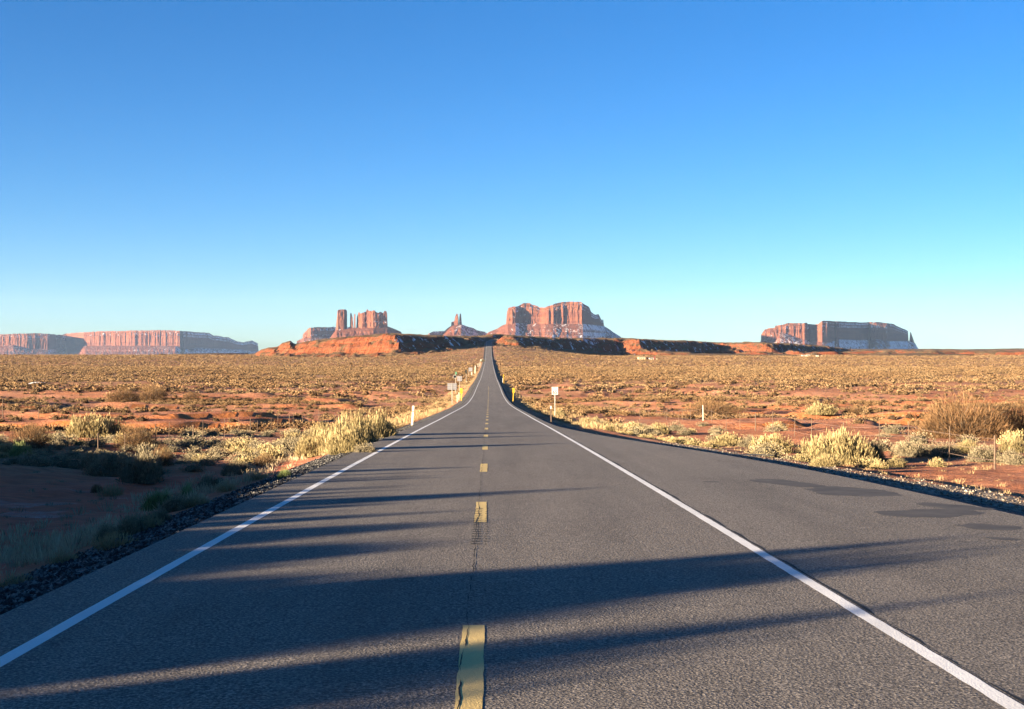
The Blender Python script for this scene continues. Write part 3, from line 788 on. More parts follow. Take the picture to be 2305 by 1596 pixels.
def stems(n, w, seed, reach=.85, up=.25, fork=True):
    rg = np.random.default_rng(seed); Vs = []; Fs = []; k = 0
    for _ in range(n):
        ph = rg.random() * 6.283; ct = up + (1 - up) * rg.random(); stn = math.sqrt(max(0, 1 - ct * ct))
        d = np.array([math.cos(ph) * stn, math.sin(ph) * stn, ct]); p = np.array([math.cos(ph), math.sin(ph), 0]) * .12 * rg.random()
        segs = [(p, d, reach * (.6 + .4 * rg.random()), w)]
        if fork:
            for _f in range(3):
                q = p + d * segs[0][2] * (.35 + .5 * rg.random()); e = d + rg.normal(size=3) * .5; e /= np.linalg.norm(e)
                segs.append((q, e, reach * .45 * (.6 + .6 * rg.random()), w * .6))
        for (p0, dd, ln, ww) in segs:
            s = np.cross(dd, rg.normal(size=3)); s /= np.linalg.norm(s); c = np.cross(dd, s)
            bend = rg.normal(size=3) * .06 * ln; pts = [p0, p0 + dd * ln * .5 + bend, p0 + dd * ln]
            for j, (pp, r_) in enumerate(zip(pts, (ww, ww * .8, ww * .35))):
                for a in range(3):
                    Vs.append(pp + (s * math.cos(a * 2.094) + c * math.sin(a * 2.094)) * r_)
            for j in range(2):
                for a in range(3):
                    Fs.append((k + j * 3 + a, k + j * 3 + (a + 1) % 3, k + j * 3 + 3 + (a + 1) % 3, k + j * 3 + 3 + a))
            k += 9
    V = np.array(Vs); V[:, 2] = np.maximum(V[:, 2], 0)
    return V, np.array(Fs)
def as_mesh(name, V, Fq, mat, tint=None):
    o = mesh_np(name, V, Fq, mat, tint=tint); me = o.data; bpy.data.objects.remove(o); return me
SPEC = {   # leaves, leaf length, leaf width, material, stem count, brush options
    'rabbitbrush': (6500, .115, .017, 'rabbit', 26, dict(lift=1.1, lump=.75)),
    'sagebrush': (5500, .075, .020, 'sage', 20, dict(lift=.5, lump=.7)),
    'green_shrub': (4500, .11, .015, 'green', 18, dict(lift=1.2, lump=.7)),
    'bare_shrub': (8000, .15, .0065, 'dry', 60, dict(lift=.7, lump=.5, inner=.25, core=.3)),
    'grass_tuft': (420, .55, .022, 'grass', 0, dict(lift=1.5, lump=.4, inner=.15, core=.1)),
}
PROTO = {}
for i, (nm, (n, lf, wd, mt, ns, kw)) in enumerate(SPEC.items()):
    for v in range(4):
        V, Fq, t = (bunch if nm in ('rabbitbrush', 'sagebrush', 'green_shrub') else brush)(n, lf, wd, 300 + i * 20 + v, **kw)
        fol = as_mesh('foliage', V, Fq, M[mt], t)
        stm = as_mesh('branches', *stems(ns, .011, 400 + i * 20 + v, reach=.9 if nm == 'bare_shrub' else .75), M['stem']) if ns else None
        V2, F2, t2 = brush(max(200, n // 9), lf * 1.6, wd * 2.6, 500 + i * 20 + v, **kw)
        small = as_mesh(nm, V2, F2, M[mt], t2)
        PROTO[nm, v] = (fol, stm, small)
N_PL = [0]
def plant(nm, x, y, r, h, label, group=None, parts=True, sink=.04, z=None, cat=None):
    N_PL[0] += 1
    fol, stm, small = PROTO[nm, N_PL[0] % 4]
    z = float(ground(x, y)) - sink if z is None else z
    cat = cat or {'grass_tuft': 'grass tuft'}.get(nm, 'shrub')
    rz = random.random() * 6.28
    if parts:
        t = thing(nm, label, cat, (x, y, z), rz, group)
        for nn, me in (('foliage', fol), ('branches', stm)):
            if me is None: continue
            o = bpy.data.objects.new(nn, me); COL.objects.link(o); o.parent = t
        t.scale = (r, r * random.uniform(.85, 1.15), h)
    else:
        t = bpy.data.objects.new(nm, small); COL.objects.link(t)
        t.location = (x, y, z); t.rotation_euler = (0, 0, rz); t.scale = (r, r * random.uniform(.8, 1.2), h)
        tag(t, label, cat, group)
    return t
def plant_at(nm, u, v, w, h, label, group=None, k=1.0):
    """a shrub whose foot is read at (u, v) and whose outline measures w by h"""
    x, y, z = ground_hit(u, v)
    if nm in ('rabbitbrush', 'sagebrush'): k *= 1.14
    return plant(nm, x, y + w / 2 / F * y * .4, w / 2 / F * y * 1.05 * k, h / F * y * 1.05 * k, label, group)
G = 'shrubs in the big pale clump on the left shoulder'
# the pale clump on the left shoulder
for (u, v, w, h, lb) in (
    (722, 1026, 92, 62, 'pale straw-yellow rabbitbrush, the nearest and lowest of the left shoulder clump'),
    (775, 1020, 96, 88, 'broad straw-yellow rabbitbrush in the middle of the left shoulder clump'),
    (752, 1006, 80, 60, 'pale rabbitbrush behind the nearest bushes of the left shoulder clump'),
    (806, 1003, 78, 74, 'tall pale rabbitbrush, highest top of the left shoulder clump'),
    (842, 990, 74, 58, 'straw-yellow rabbitbrush at the far end of the left shoulder clump'),
    (866, 983, 46, 44, 'last and smallest rabbitbrush of the left shoulder clump, towards the white marker post'),
    (700, 1030, 66, 46, 'low rabbitbrush at the shaded near tip of the left shoulder clump')):
    plant_at('rabbitbrush', u, v, w, h, lb, G)
plant_at('sagebrush', 655, 1018, 70, 32, 'dark grey shrub in shade at the near end of the pale shoulder clump')
plant_at('sagebrush', 820, 1022, 60, 26, 'low grey sagebrush in front of the pale shoulder clump')
# the shaded hollow on the left
plant_at('bare_shrub', 64, 1012, 104, 62, 'brown and yellow bush half in sun at the left edge of the shaded hollow')
plant_at('bare_shrub', 302, 1012, 92, 54, 'sunlit feathery bush standing at the far rim of the shaded hollow')
plant_at('rabbitbrush', 170, 985, 70, 46, 'pale yellow bush on the far rim of the hollow, left of the feathery one')
plant_at('rabbitbrush', 225, 986, 96, 48, 'wide pale bush on the far rim of the hollow beside a dark shadow')
plant_at('sagebrush', 240, 1070, 110, 60, 'large blue-grey sagebrush in the middle of the shaded hollow')
plant_at('sagebrush', 318, 1088, 104, 76, 'tall blue-grey sagebrush in the shaded hollow, its tips catching the sun')
plant_at('sagebrush', 205, 1055, 60, 42, 'grey sagebrush at the left end of the shaded row in the hollow')
plant_at('bare_shrub', 362, 1050, 56, 48, 'thin bush with sunlit tips at the right end of the hollow row')
plant_at('green_shrub', 40, 1030, 62, 40, 'round green shrub in shade at the left edge of the hollow')
plant_at('green_shrub', 352, 1148, 74, 62, 'tall dull-green shrub in the ditch left of the gravel shoulder')
plant_at('green_shrub', 420, 1125, 50, 44, 'small bright-green shrub in the ditch beside the taller dull-green one')
plant_at('sagebrush', 400, 1150, 80, 40, 'grey-green sagebrush low in the ditch below the bright-green shrub')
plant_at('sagebrush', 292, 1205, 84, 56, 'pale grey sagebrush in the ditch nearest to the camera')
plant_at('sagebrush', 350, 1180, 66, 40, 'small grey sagebrush between the ditch shrubs and the gravel shoulder')
plant_at('bare_shrub', 216, 1112, 30, 22, 'tiny brown bush on the frosted floor of the hollow')
plant_at('grass_tuft', 246, 1118, 60, 36, 'thin dry plant beside the tiny brown bush on the frosted floor')
plant_at('green_shrub', 640, 1075, 40, 26, 'small green weed on the shaded verge below the pale clump')
plant_at('bare_shrub', 592, 1050, 60, 30, 'dull brown bush on the shaded verge left of the pale clump')
for (u, v, w, h, lb) in (
    (250, 1236, 110, 46, 'pale dry grass tuft at the gravel edge, largest of the ditch row'),
    (330, 1192, 90, 42, 'tan dry grass tuft at the gravel edge below the dull-green shrub'),
    (440, 1140, 70, 34, 'tan dry grass tuft at the gravel edge below the bright-green shrub'),
    (505, 1108, 66, 30, 'dry grass tuft at the gravel edge halfway to the pale clump'),
    (575, 1082, 60, 28, 'dry grass tuft at the gravel edge just before the pale clump'),
    (140, 1268, 90, 36, 'pale dry grass tuft at the gravel edge, second from the frame edge'),
    (30, 1318, 90, 34, 'pale dry grass tuft at the gravel edge by the left frame edge')):
    plant_at('grass_tuft', u, v, w, h, lb, 'dry grass tufts along the gravel edge')
for (u, v, w, h, lb) in (
    (470, 1100, 60, 34, 'small sagebrush in the ditch above the gravel, right of the bright-green shrub'),
    (530, 1070, 66, 34, 'small sagebrush in the ditch above the gravel, before the dark grey shrub'),
    (240, 1215, 60, 40, 'small sagebrush in the ditch left of the nearest pale one')):
    plant_at('sagebrush', u, v, w, h, lb)
# middle distance on the left
plant_at('bare_shrub', 275, 905, 70, 34, 'brown bare bush on the plain left, twin of a darker one beside it')
plant_at('bare_shrub', 340, 903, 84, 34, 'long brown bare thicket on the plain left beside its twin')
plant_at('bare_shrub', 428, 904, 40, 24, 'dark bare bush on the plain left, right of the brown thicket')
# right side
for (u, v, w, h, lb) in (
    (1896, 1044, 138, 74, 'largest pale rabbitbrush clump beside the pull-out, tall and yellow-green'),
    (1835, 1036, 84, 52, 'pale rabbitbrush tight against the left of the largest clump by the pull-out'),
    (1950, 1040, 76, 60, 'straw-coloured rabbitbrush tight against the right of the largest clump by the pull-out'),
    (1860, 1050, 60, 30, 'low tan rabbitbrush in front of the largest clump by the pull-out'),
    (1740, 1018, 92, 40, 'mid-sized pale rabbitbrush by the pull-out, left of the largest clump'),
    (1645, 1004, 86, 34, 'low rabbitbrush with tall thin stalks at the pull-out edge'),
    (2018, 1052, 46, 24, 'small tan rabbitbrush on red sand right of the largest clump'),
    (1980, 1056, 40, 20, 'very small tan rabbitbrush in front of the right end of the largest clump')):
    plant_at('rabbitbrush', u, v, w, h, lb, 'rabbitbrush along the pull-out edge')
plant_at('sagebrush', 1692, 1008, 60, 30, 'grey sagebrush between two pale bushes at the pull-out edge')
plant_at('bare_shrub', 2192, 990, 236, 108, 'big brown leafless thicket standing on the right behind the fence posts')
plant_at('bare_shrub', 2300, 985, 150, 84, 'brown leafless bush cut by the right frame edge behind the big thicket')
plant_at('bare_shrub', 2110, 985, 90, 56, 'lower left shoulder bush of the big brown thicket on the right')
plant_at('bare_shrub', 1612, 942, 142, 40, 'wide low brown thicket on the open red sand right of the speed sign')
plant_at('rabbitbrush', 1850, 944, 64, 30, 'single round pale bush alone on the open red sand')
plant_at('bare_shrub', 1925, 934, 40, 18, 'small thin bush on the open red sand right of the round pale one')
for (u, v, w, h, lb) in (
    (2050, 1028, 100, 34, 'flat grey sagebrush mat below the big brown thicket'),
    (2130, 1030, 84, 36, 'grey sagebrush mat under the fence post, right of the flat one'),
    (2220, 1040, 76, 44, 'pale grey sagebrush by the right frame edge, in front of the thicket'),
    (2290, 1046, 74, 34, 'tan sagebrush cut by the right frame edge, nearest of its row')):
    plant_at('sagebrush', u, v, w, h, lb, 'grey sagebrush below the brown thicket')
plant_at('rabbitbrush', 2180, 1020, 56, 30, 'pale yellow bush between the grey mats below the brown thicket')
plant_at('rabbitbrush', 2280, 1020, 60, 36, 'pale yellow bush at the right frame edge below the brown thicket')
plant_at('rabbitbrush', 1260, 940, 34, 22, 'pale bush at the foot of the speed limit sign')
plant_at('rabbitbrush', 1335, 958, 44, 20, 'low pale bush on the right verge between the speed sign and the pull-out')
plant_at('rabbitbrush', 1482, 978, 60, 26, 'pale bush beside the dark ditch where the pull-out begins')
plant_at('sagebrush', 1085, 815, 14, 7, 'dark bush beside the small green sign far down the left verge')

# scrub on the bank left of the frame, whose long shadows cross the road
def shadow_maker(ys, xt, w, L, nm='sagebrush'):
    x0 = -.853 * L; y0 = ys - .522 * L
    dist = (xt - x0) / .853
    topz = float(road_z(y0 + .522 * dist)) + dist * math.tan(SUN_EL)
    g = float(ground(x0, y0)); h = topz - g
    if h < .15: return
    plant(nm, x0, y0, w / 2 * (1.9 if ys > 15 else 1.0), h, 'scrub bush on the bank beyond the left frame edge', 'scrub on the bank left of the frame', parts=True)
for (ys, xt, w, L) in (
    (14.0, 9.5, 1.1, 27), (13.3, 7.5, 1.3, 26), (12.6, 8.5, 1.2, 27), (12.1, 5.5, 1.1, 25), (11.75, 4.6, .9, 26), (14.4, 4.5, 1.0, 25), (13.0, 5.5, 1.4, 24.5), (11.35, 3.2, .8, 25), (10.5, 4.2, .55, 26),
    (10.05, 6.8, .75, 27), (9.5, 4.6, .9, 25), (9.0, 2.6, 1.0, 26), (8.5, .9, 1.1, 25), (7.8, .1, 1.2, 26), (7.0, -.5, 1.4, 25), (6.0, -1.0, 1.5, 26), (5.0, -1.2, 1.6, 25),
    (15.4, .0, .8, 25), (16.9, -.9, .55, 25), (18.0, 0.1, .75, 26), (20.4, 1.2, .85, 26), (21.4, -1.6, .4, 25), (23.4, -1.5, .7, 25), (25.6, 3.4, .75, 26), (26.8, -.6, .45, 25),
    (28.8, -.6, .8, 25), (30.4, -2.0, .6, 25), (32.0, 0.2, .8, 26), (35.0, 2.6, .9, 27), (36.5, -.8, .8, 26), (39, -2.3, .9, 27),
    (15.9, -1.2, .35, 25), (17.4, .2, .3, 26), (18.8, -.6, .4, 25), (19.6, -1.5, .5, 26), (22.4, .6, .5, 25), (24.5, -.4, .4, 26), (27.6, -.6, .5, 25), (31.2, .8, .4, 26), (33.4, .4, .5, 26), (37.8, 1.0, .5, 27), (41, -1.0, .8, 26), (44, -1.5, .8, 26), (48, -2.2, .7, 26)):
    shadow_maker(ys, xt, w, L)

# density of the natural cover
def cover(x, y):
    dx = x - road_x(np.minimum(y, 1900)); away = np.maximum(EDGE_L - dx, dx - edge_r(y))
    n = fbm(x / 55 + 3, y / 38, 4, 8)
    band = ss(70, 105, y) * (1 - ss(450, 700, y))
    c = 1 - band * .70 * ss(.43, .47, n) * (1 - ss(.62, .66, n))
    patch = fbm(x / 17, y / 24, 3, 61)
    c = c * (.10 + 1.25 * ss(.38, .62, patch) * (.6 + .4 * ss(.3, .6, fbm(x / 5, y / 7, 2, 67))))
    c = np.where(y > 600, np.maximum(c, .55 * ss(600, 900, y)), c)
    sandy = ss(8, 16, dx) * ss(34, 48, y) * (1 - ss(118, 150, y))
    c = c * (1 - .9 * sandy)
    c = c * ss(2.2, 4.5, away)
    return (c + .25 * ss(700, 1000, y)) * ss(2.2, 4.5, away)
def scatter(n, ya, yb, seed, lim=(-.50, .54), amp=1.0):
    rg = np.random.default_rng(seed)
    y = np.sqrt(ya ** 2 + (yb ** 2 - ya ** 2) * rg.random(n)); k = lim[0] + (lim[1] - lim[0]) * rg.random(n)
    x = k * y
    ok = rg.random(n) < cover(x, y) * amp
    return x[ok], y[ok], rg
# nearest ones are things of their own
X, Y, rg = scatter(5200, 44, 118, 91, (-.40, .43), .62)
order = np.argsort(Y)
cnt = 0; taken = []
for i in order:
    x, y = float(X[i]), float(Y[i])
    if cnt >= 292: break
    if any((x - a) ** 2 + (y - b) ** 2 < 1.0 for a, b in taken[-60:]): continue
    if x < 0 and y < 52 and x > -22: continue
    taken.append((x, y)); cnt += 1
    side = 'left' if x < 0 else 'right'
    if rg.random() < .14:
        s = rg.uniform(.32, .75)
        plant('rabbitbrush', x, y, s, s * rg.uniform(.8, 1.15), 'small straw-yellow rabbitbrush scattered on the red ground %s of the road' % side, 'small rabbitbrush %s of the road' % side, parts=False)
    else:
        s = rg.uniform(.3, .85)
        plant('sagebrush', x, y, s, s * rg.uniform(.55, .9), 'small grey-green sagebrush scattered on the red ground %s of the road' % side, 'small sagebrush %s of the road' % side, parts=False)
ylast = taken[-1][1]
# small bushes hugging the pull-out edge and the verge
for i in range(30):
    y = 44 + 60 * (i / 30) + random.uniform(-1, 1); x = float(road_x(y) + edge_r(y)) + random.uniform(3.4, 4.8)
    s = random.uniform(.22, .5)
    plant('rabbitbrush', x, y, s, s * random.uniform(.7, 1.0), 'tiny tan rabbitbrush in the row along the pull-out edge', 'tiny rabbitbrush along the pull-out edge', parts=False)

def mass(name, X, Y, S, H, protos, mat, rg, sink=.03):
    """one mesh of many small plants, for cover nobody could count"""
    Vs, Fs, Ts, off = [], [], [], 0
    pick = rg.integers(0, len(protos), len(X)); Z = ground(X, Y)
    for k, (V, Fq, t) in enumerate(protos):
        m = pick == k
        if not m.any(): continue
        a = rg.random(m.sum()) * 6.283; c, s = np.cos(a)[:, None], np.sin(a)[:, None]
        sx = S[m][:, None]
        px = (V[None, :, 0] * c - V[None, :, 1] * s) * sx + X[m][:, None]
        py = (V[None, :, 0] * s + V[None, :, 1] * c) * sx + Y[m][:, None]
        pz = V[None, :, 2] * H[m][:, None] + Z[m][:, None] - sink
        VV = np.stack([px, py, pz], -1).reshape(-1, 3)
        FF = (Fq[None] + (np.arange(m.sum()) * len(V))[:, None, None]).reshape(-1, Fq.shape[1]) + off
        tv = np.clip(t[None] + (rg.random(m.sum())[:, None] - .5) * .5, 0, 1).ravel()
        Vs.append(VV); Fs.append(FF); Ts.append(tv); off += len(VV)
    return kind(mesh_np(name, np.concatenate(Vs), np.concatenate(Fs), mat, tint=np.concatenate(Ts)), 'stuff')
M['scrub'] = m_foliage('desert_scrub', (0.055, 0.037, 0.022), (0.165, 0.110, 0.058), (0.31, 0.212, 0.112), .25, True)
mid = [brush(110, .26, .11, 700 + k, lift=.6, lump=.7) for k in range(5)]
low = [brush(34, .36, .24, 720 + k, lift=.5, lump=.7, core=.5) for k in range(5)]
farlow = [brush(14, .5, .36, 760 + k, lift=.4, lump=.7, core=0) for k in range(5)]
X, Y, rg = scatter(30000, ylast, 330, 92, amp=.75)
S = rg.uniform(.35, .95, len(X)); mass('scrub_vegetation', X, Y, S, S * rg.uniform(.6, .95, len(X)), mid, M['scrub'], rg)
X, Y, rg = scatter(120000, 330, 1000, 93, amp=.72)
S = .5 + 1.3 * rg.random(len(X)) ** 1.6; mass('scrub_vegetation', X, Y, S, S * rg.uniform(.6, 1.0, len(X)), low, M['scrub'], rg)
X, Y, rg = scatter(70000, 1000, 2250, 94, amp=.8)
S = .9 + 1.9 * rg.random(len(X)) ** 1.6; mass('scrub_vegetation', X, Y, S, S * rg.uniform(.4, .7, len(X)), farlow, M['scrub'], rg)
# dry grass on the verges
gr = [brush(26, 1.0, .05, 740 + k, lift=1.8, lump=.3, inner=.1, core=0) for k in range(4)]
def verge(n, y0, y1, fx, seed, s0, s1):
    rg = np.random.default_rng(seed); y = y0 * (y1 / y0) ** rg.random(n); x = road_x(y) + fx(rg.random(n), y)
    k_ = rg.random(n) < .15 + 1.2 * ss(.42, .6, fbm(x / 1.6 + seed, y / 6, 3, seed)); x, y = x[k_], y[k_]
    S = rg.uniform(s0, s1, len(x)); return x, y, S, rg
x, y, S, rg = verge(5200, 58, 900, lambda r, y: EDGE_L - 1.7 - (1.5 + 3.6 * ss(60, 160, y)) * r ** .8, 95, .22, .55)
mass('verge_grass', x, y, S, S * rg.uniform(.7, 1.2, len(x)), gr, M['grass'], rg)
x, y, S, rg = verge(1300, 80, 900, lambda r, y: edge_r(y) + 2.2 + 4 * r, 96, .2, .5)
mass('verge_grass', x, y, S, S * rg.uniform(.6, 1.1, len(x)), gr, M['grass'], rg)
M['pale_grass'] = m_foliage('pale_dead_grass', (0.22, 0.15, 0.09), (0.46, 0.34, 0.21), (0.62, 0.48, 0.30))  # dead grass, painted brighter to lift the shaded ditch
x, y, S, rg = verge(2100, 11, 60, lambda r, y: EDGE_L - 2.0 - 3.4 * r ** 1.2, 97, .08, .30)
mass('ditch_grass', x, y, S, S * rg.uniform(.5, 1.1, len(x)), gr, M['pale_grass'], rg)
x, y, S, rg = verge(700, 14, 50, lambda r, y: EDGE_L - 4.0 - 9 * r, 98, .05, .2)
mass('ditch_grass', x, y, S, S * rg.uniform(.4, .9, len(x)), gr, M['sage'], rg)
x, y, S, rg = verge(900, 18, 90, lambda r, y: edge_r(y) + 3.6 + 9 * r ** 1.6, 99, .06, .22)
mass('verge_grass', x, y, S, S * rg.uniform(.4, .9, len(x)), gr, M['grass'], rg)
# ------------------------------------------------------------------ signs and posts
def foot(u, d):
    x = float(at(u, 780, d)[0]); return x, float(d), float(ground(x, d))
def top_z(v, d): return float(at(1100, v, d)[2])
def post_bm(h, r=.04):
    bm = bmesh.new()
    # U-channel post: web and two flanges
    bx(bm, (0, 0, h / 2 - .2), (r * 2, .012, h + .4)); bx(bm, (-r, .022, h / 2 - .2), (.012, .04, h + .395)); bx(bm, (r, .022, h / 2 - .2), (.012, .04, h + .395))
    return bm
# speed limit sign
x, y, z = ground_hit(1248.5, 941)
H = top_z(871, y) - z
t = thing('speed_limit_sign', 'white speed limit 65 sign on a thin post on the right verge', 'road sign', (x, y, z), 0)
o = bm_obj('post', post_bm(H - .05), M['galv'], t)
pw, ph = .66, .80
pn = box('sign_panel', (0, -.032, H - ph / 2), (pw, .012, ph), M['sign_white'], t, bevel=.004)
bm = bmesh.new()
for (c, s) in (((0, -.0395, H - .022), (pw - .03, .003, .012)), ((0, -.0395, H - ph + .022), (pw - .03, .003, .012)), ((-pw / 2 + .022, -.0395, H - ph / 2), (.012, .003, ph - .056)), ((pw / 2 - .022, -.0395, H - ph / 2), (.012, .003, ph - .056))):
    bx(bm, c, s)
bm_obj('border', bm, M['black'], pn)
for (s, sz, dz, bold) in (('SPEED', .15, .11, .0), ('LIMIT', .15, .245, .0), ('65', .50, .55, .008)):
    text_mesh('lettering', s, sz, M['black'], pn, (0, -.0400, H - dz), (R(90), 0, 0), bold=bold)

def back_sign(name, label, u, d, vtop, w, h, posts=(0,), mat='sign_back', rails=(.3, .7), cat='road sign', rz=0.0):
    x, y, z = foot(u, d); H = top_z(vtop, d) - z
    t = thing(name, label, cat, (x, y, z), rz)
    box('sign_panel', (0, .03, H - h / 2), (w, .012, h), M[mat], t, bevel=.004)
    for k in rails: box('rail', (0, .012, H - h * k), (w * .96, .022, .09), M['sign_rail'], t)
    for px in posts: o = bm_obj('post', post_bm(H - .04, .05), M['galv'], t); o.location = (px, -.05, 0)
    return t
back_sign('road_sign', 'wide grey sign seen from behind on one post, nearest on the left verge', 1017, 245, 862.6, 1.7, 1.2, rails=(.22, .5, .78))
back_sign('road_sign', 'square pale sign seen from behind, close behind the wide grey one', 1034, 387, 846.5, 1.4, 1.45, rails=(.5,))
back_sign('road_sign', 'grey sign seen from behind on two posts, farther down the left verge', 1058.5, 680, 827.5, 1.9, 1.9, posts=(-.85, .85), rails=(.5,))
t = back_sign('road_sign', 'narrow dark sign turned edge-on, between the square pale and the two-post signs', 1049, 520, 832, .9, 1.5, mat='green_sign', rails=(), rz=R(58))
# assembly of small plates on one post
x, y, z = foot(1025, 375); H = top_z(837, 375) - z
t = thing('marker_post', 'slim post carrying a small green plate above a dark round plate with pale rim', 'marker post', (x, y, z))
bm_obj('post', post_bm(H, .05), M['galv'], t)
box('number_plate', (.12, -.05, H - .35), (.45, .012, .7), M['green_sign'], t, bevel=.004)
bm = bmesh.new(); tube(bm, (-.2, -.03, H - 1.35), (-.2, -.055, H - 1.35), .46, n=28); bm_obj('round_plate', bm, M['sign_white'], t)
bm = bmesh.new(); tube(bm, (-.2, -.056, H - 1.35), (-.2, -.062, H - 1.35), .40, n=28); bm_obj('plate_face', bm, M['black'], t)
# yellow object markers
def object_marker(label, u, d, vtop, lean, w=.42, h=.95):
    x, y, z = foot(u, d); H = max(1.5, top_z(vtop, d) - z)
    t = thing('object_marker', label, 'marker sign', (x, y, z)); t.rotation_euler = (0, lean, 0)
    bm_obj('post', post_bm(H - .1, .06), M['yellow'], t)
    p = box('sign_panel', (0, -.04, H - h / 2), (w, .012, h), M['yellow'], t, bevel=.004)
    bm = bmesh.new()
    for k in range(4):
        zc = H - .14 - k * h / 4.4
        vs = [bm.verts.new((-w / 2 + .01 + a * (w - .02), -.0475, zc + b)) for a, b in ((0, -.16), (1, .0), (1, .085), (0, -.075))]
        if vs[0].co.z < H - h: vs[0].co.z = H - h + .01
        bm.faces.new(vs)
    bm_obj('stripe_marking', bm, M['black'], p)
object_marker('yellow object marker with black stripes on the left verge by the signs', 1038, 270, 874, 0.0, .55, 1.05)
object_marker('yellow object marker with black stripes leaning slightly on the right verge', 1154, 255, 873.5, R(3), .45, .95)
object_marker('small yellow marker far down the right verge', 1134, 480, 843, R(-3), .4, .7)
# flexible marker posts
def marker(label, u, v, d, vtop, w=.09, lean=(0, 0), mat='white_post', refl=True):
    if d is None: x, y, z = ground_hit(u, v)
    else: x, y, z = foot(u, d)
    H = max(.7, top_z(vtop, y) - z)
    t = thing('marker_post', label, 'marker post', (x, y, z)); t.rotation_euler = (lean[0], lean[1], 0)
    bm = bmesh.new(); bx(bm, (0, 0, H / 2 - .15), (w, .03, H + .3)); bmesh.ops.bevel(bm, geom=bm.edges[:], offset=.006, segments=2, affect='EDGES'); bm_obj('post', bm, M[mat], t)
    if refl:
        box('reflector', (0, -.02, H - .12), (w * 1.1, .012, .2), M['sign_white'], t, bevel=.003)
        bm = bmesh.new(); bx(bm, (.0, -.0, H - .36), (w * 1.2, .036, .05)); bm_obj('band', bm, M['wood_post'], t)
    return t
marker('tall white reflector post leaning right beside the left shoulder, after the pale bushes', 927, 957, None, 913, .13, (0, R(4)))
marker('thin marker post with white top left of the speed limit sign', 1240, 952, None, 913, .085, (0, R(-1)), 'wood_post')
marker('pale post with small plates beside the two-post sign far off', 1068.5, 0, 750, 823, .4, (0, R(2)), 'white_post')
for u, d, vt in ((1075.6, 1000, 818), (1079.8, 1060, 816), (1061, 705, 838)):
    marker('slim pale post in the row on the distant left verge', u, 0, d, vt, .3, refl=False)['group'] = 'slim pale posts on the distant left verge'
for u, d, vt in ((1032.5, 285, 884), (1028.5, 262, 888)):
    marker('short pale stake in dry grass next to the left yellow marker', u, 0, d, vt, .12, refl=False)['group'] = 'short stakes beside the left yellow marker'
marker('thin stake right of the road halfway along the right verge', 1131, 0, 500, 851, .15, refl=False)
x, y, z = foot(1082, 1276); H = 3.4
t = thing('road_sign', 'small pale green sign beside a dark bush, farthest sign on the left verge', 'road sign', (x, y, z))
bm_obj('post', post_bm(H, .08), M['galv'], t); box('sign_panel', (0, -.05, H - .9), (1.0, .02, 1.8), M['galv'], t, bevel=.004)
box('edge_strip', (.62, -.04, H - .9), (.22, .02, 1.8), M['green_sign'], t)

# ------------------------------------------------------------------ wire fences
def fence(label, x0, ya, yb, step, seed, pale):
    rg = random.Random(seed)
    y = ya; pts = []
    t = thing('wire_fence', label, 'fence', (x0, ya, float(ground(x0, ya))))
    k = 0
    while y < yb:
        x = x0 + rg.uniform(-.25, .25) + .01 * (y - ya); z = float(ground(x, y)); h = rg.uniform(1.12, 1.32)
        bm = bmesh.new(); tilt = rg.uniform(-.06, .06)
        tube(bm, (0, 0, -.3), (tilt, rg.uniform(-.05, .05), h), .036 if k % 4 == 0 else .022, .032 if k % 4 == 0 else .018, 7)
        o = bm_obj('post', bm, M['white_post'] if x0 > 0 and abs(y - 110) < 2.9 else M['wood_post'], t)
        o.location = (x - x0, y - ya, z - t.location.z)
        pts.append((x - x0, y - ya, z - t.location.z)); y += step * rg.uniform(.85, 1.15); k += 1
    for hh in (.3, .65, 1.02):
        bm = bmesh.new()
        for p, q in zip(pts[:-1], pts[1:]):
            m = ((p[0] + q[0]) / 2, (p[1] + q[1]) / 2, (p[2] + q[2]) / 2 + hh - .04)
            tube(bm, (p[0], p[1], p[2] + hh), m, .006, .006, 4); tube(bm, m, (q[0], q[1], q[2] + hh), .006, .006, 4)
        bm_obj('wire', bm, M['wire'], t)
fence('sagging wire fence on thin weathered posts along the left plain', -18, 62, 235, 4.4, 3, 14)
fence('wire fence on thin posts along the right plain before the brown thickets', 17, 44, 235, 5.5, 4, 12)
for (u, v, h, lb, mt) in ((6, 944, 46, 'tall thin post alone at the far left edge of the plain', 'wood_post'), (87, 944, 24, 'short dark post on the left plain near the tall thin one', 'wood_post'),
                          (1553, 922, 16, 'short rust-red post on the orange bank right of the speed sign', 'rust_post')):
    x, y, z = ground_hit(u, v); H = h / F * y
    bm = bmesh.new(); tube(bm, (0, 0, -.3), (.02, 0, H), .05, .045, 8)
    o = bm_obj('fence_post', bm, M[mt]); o.location = (x, y, z); tag(o, lb, 'post')

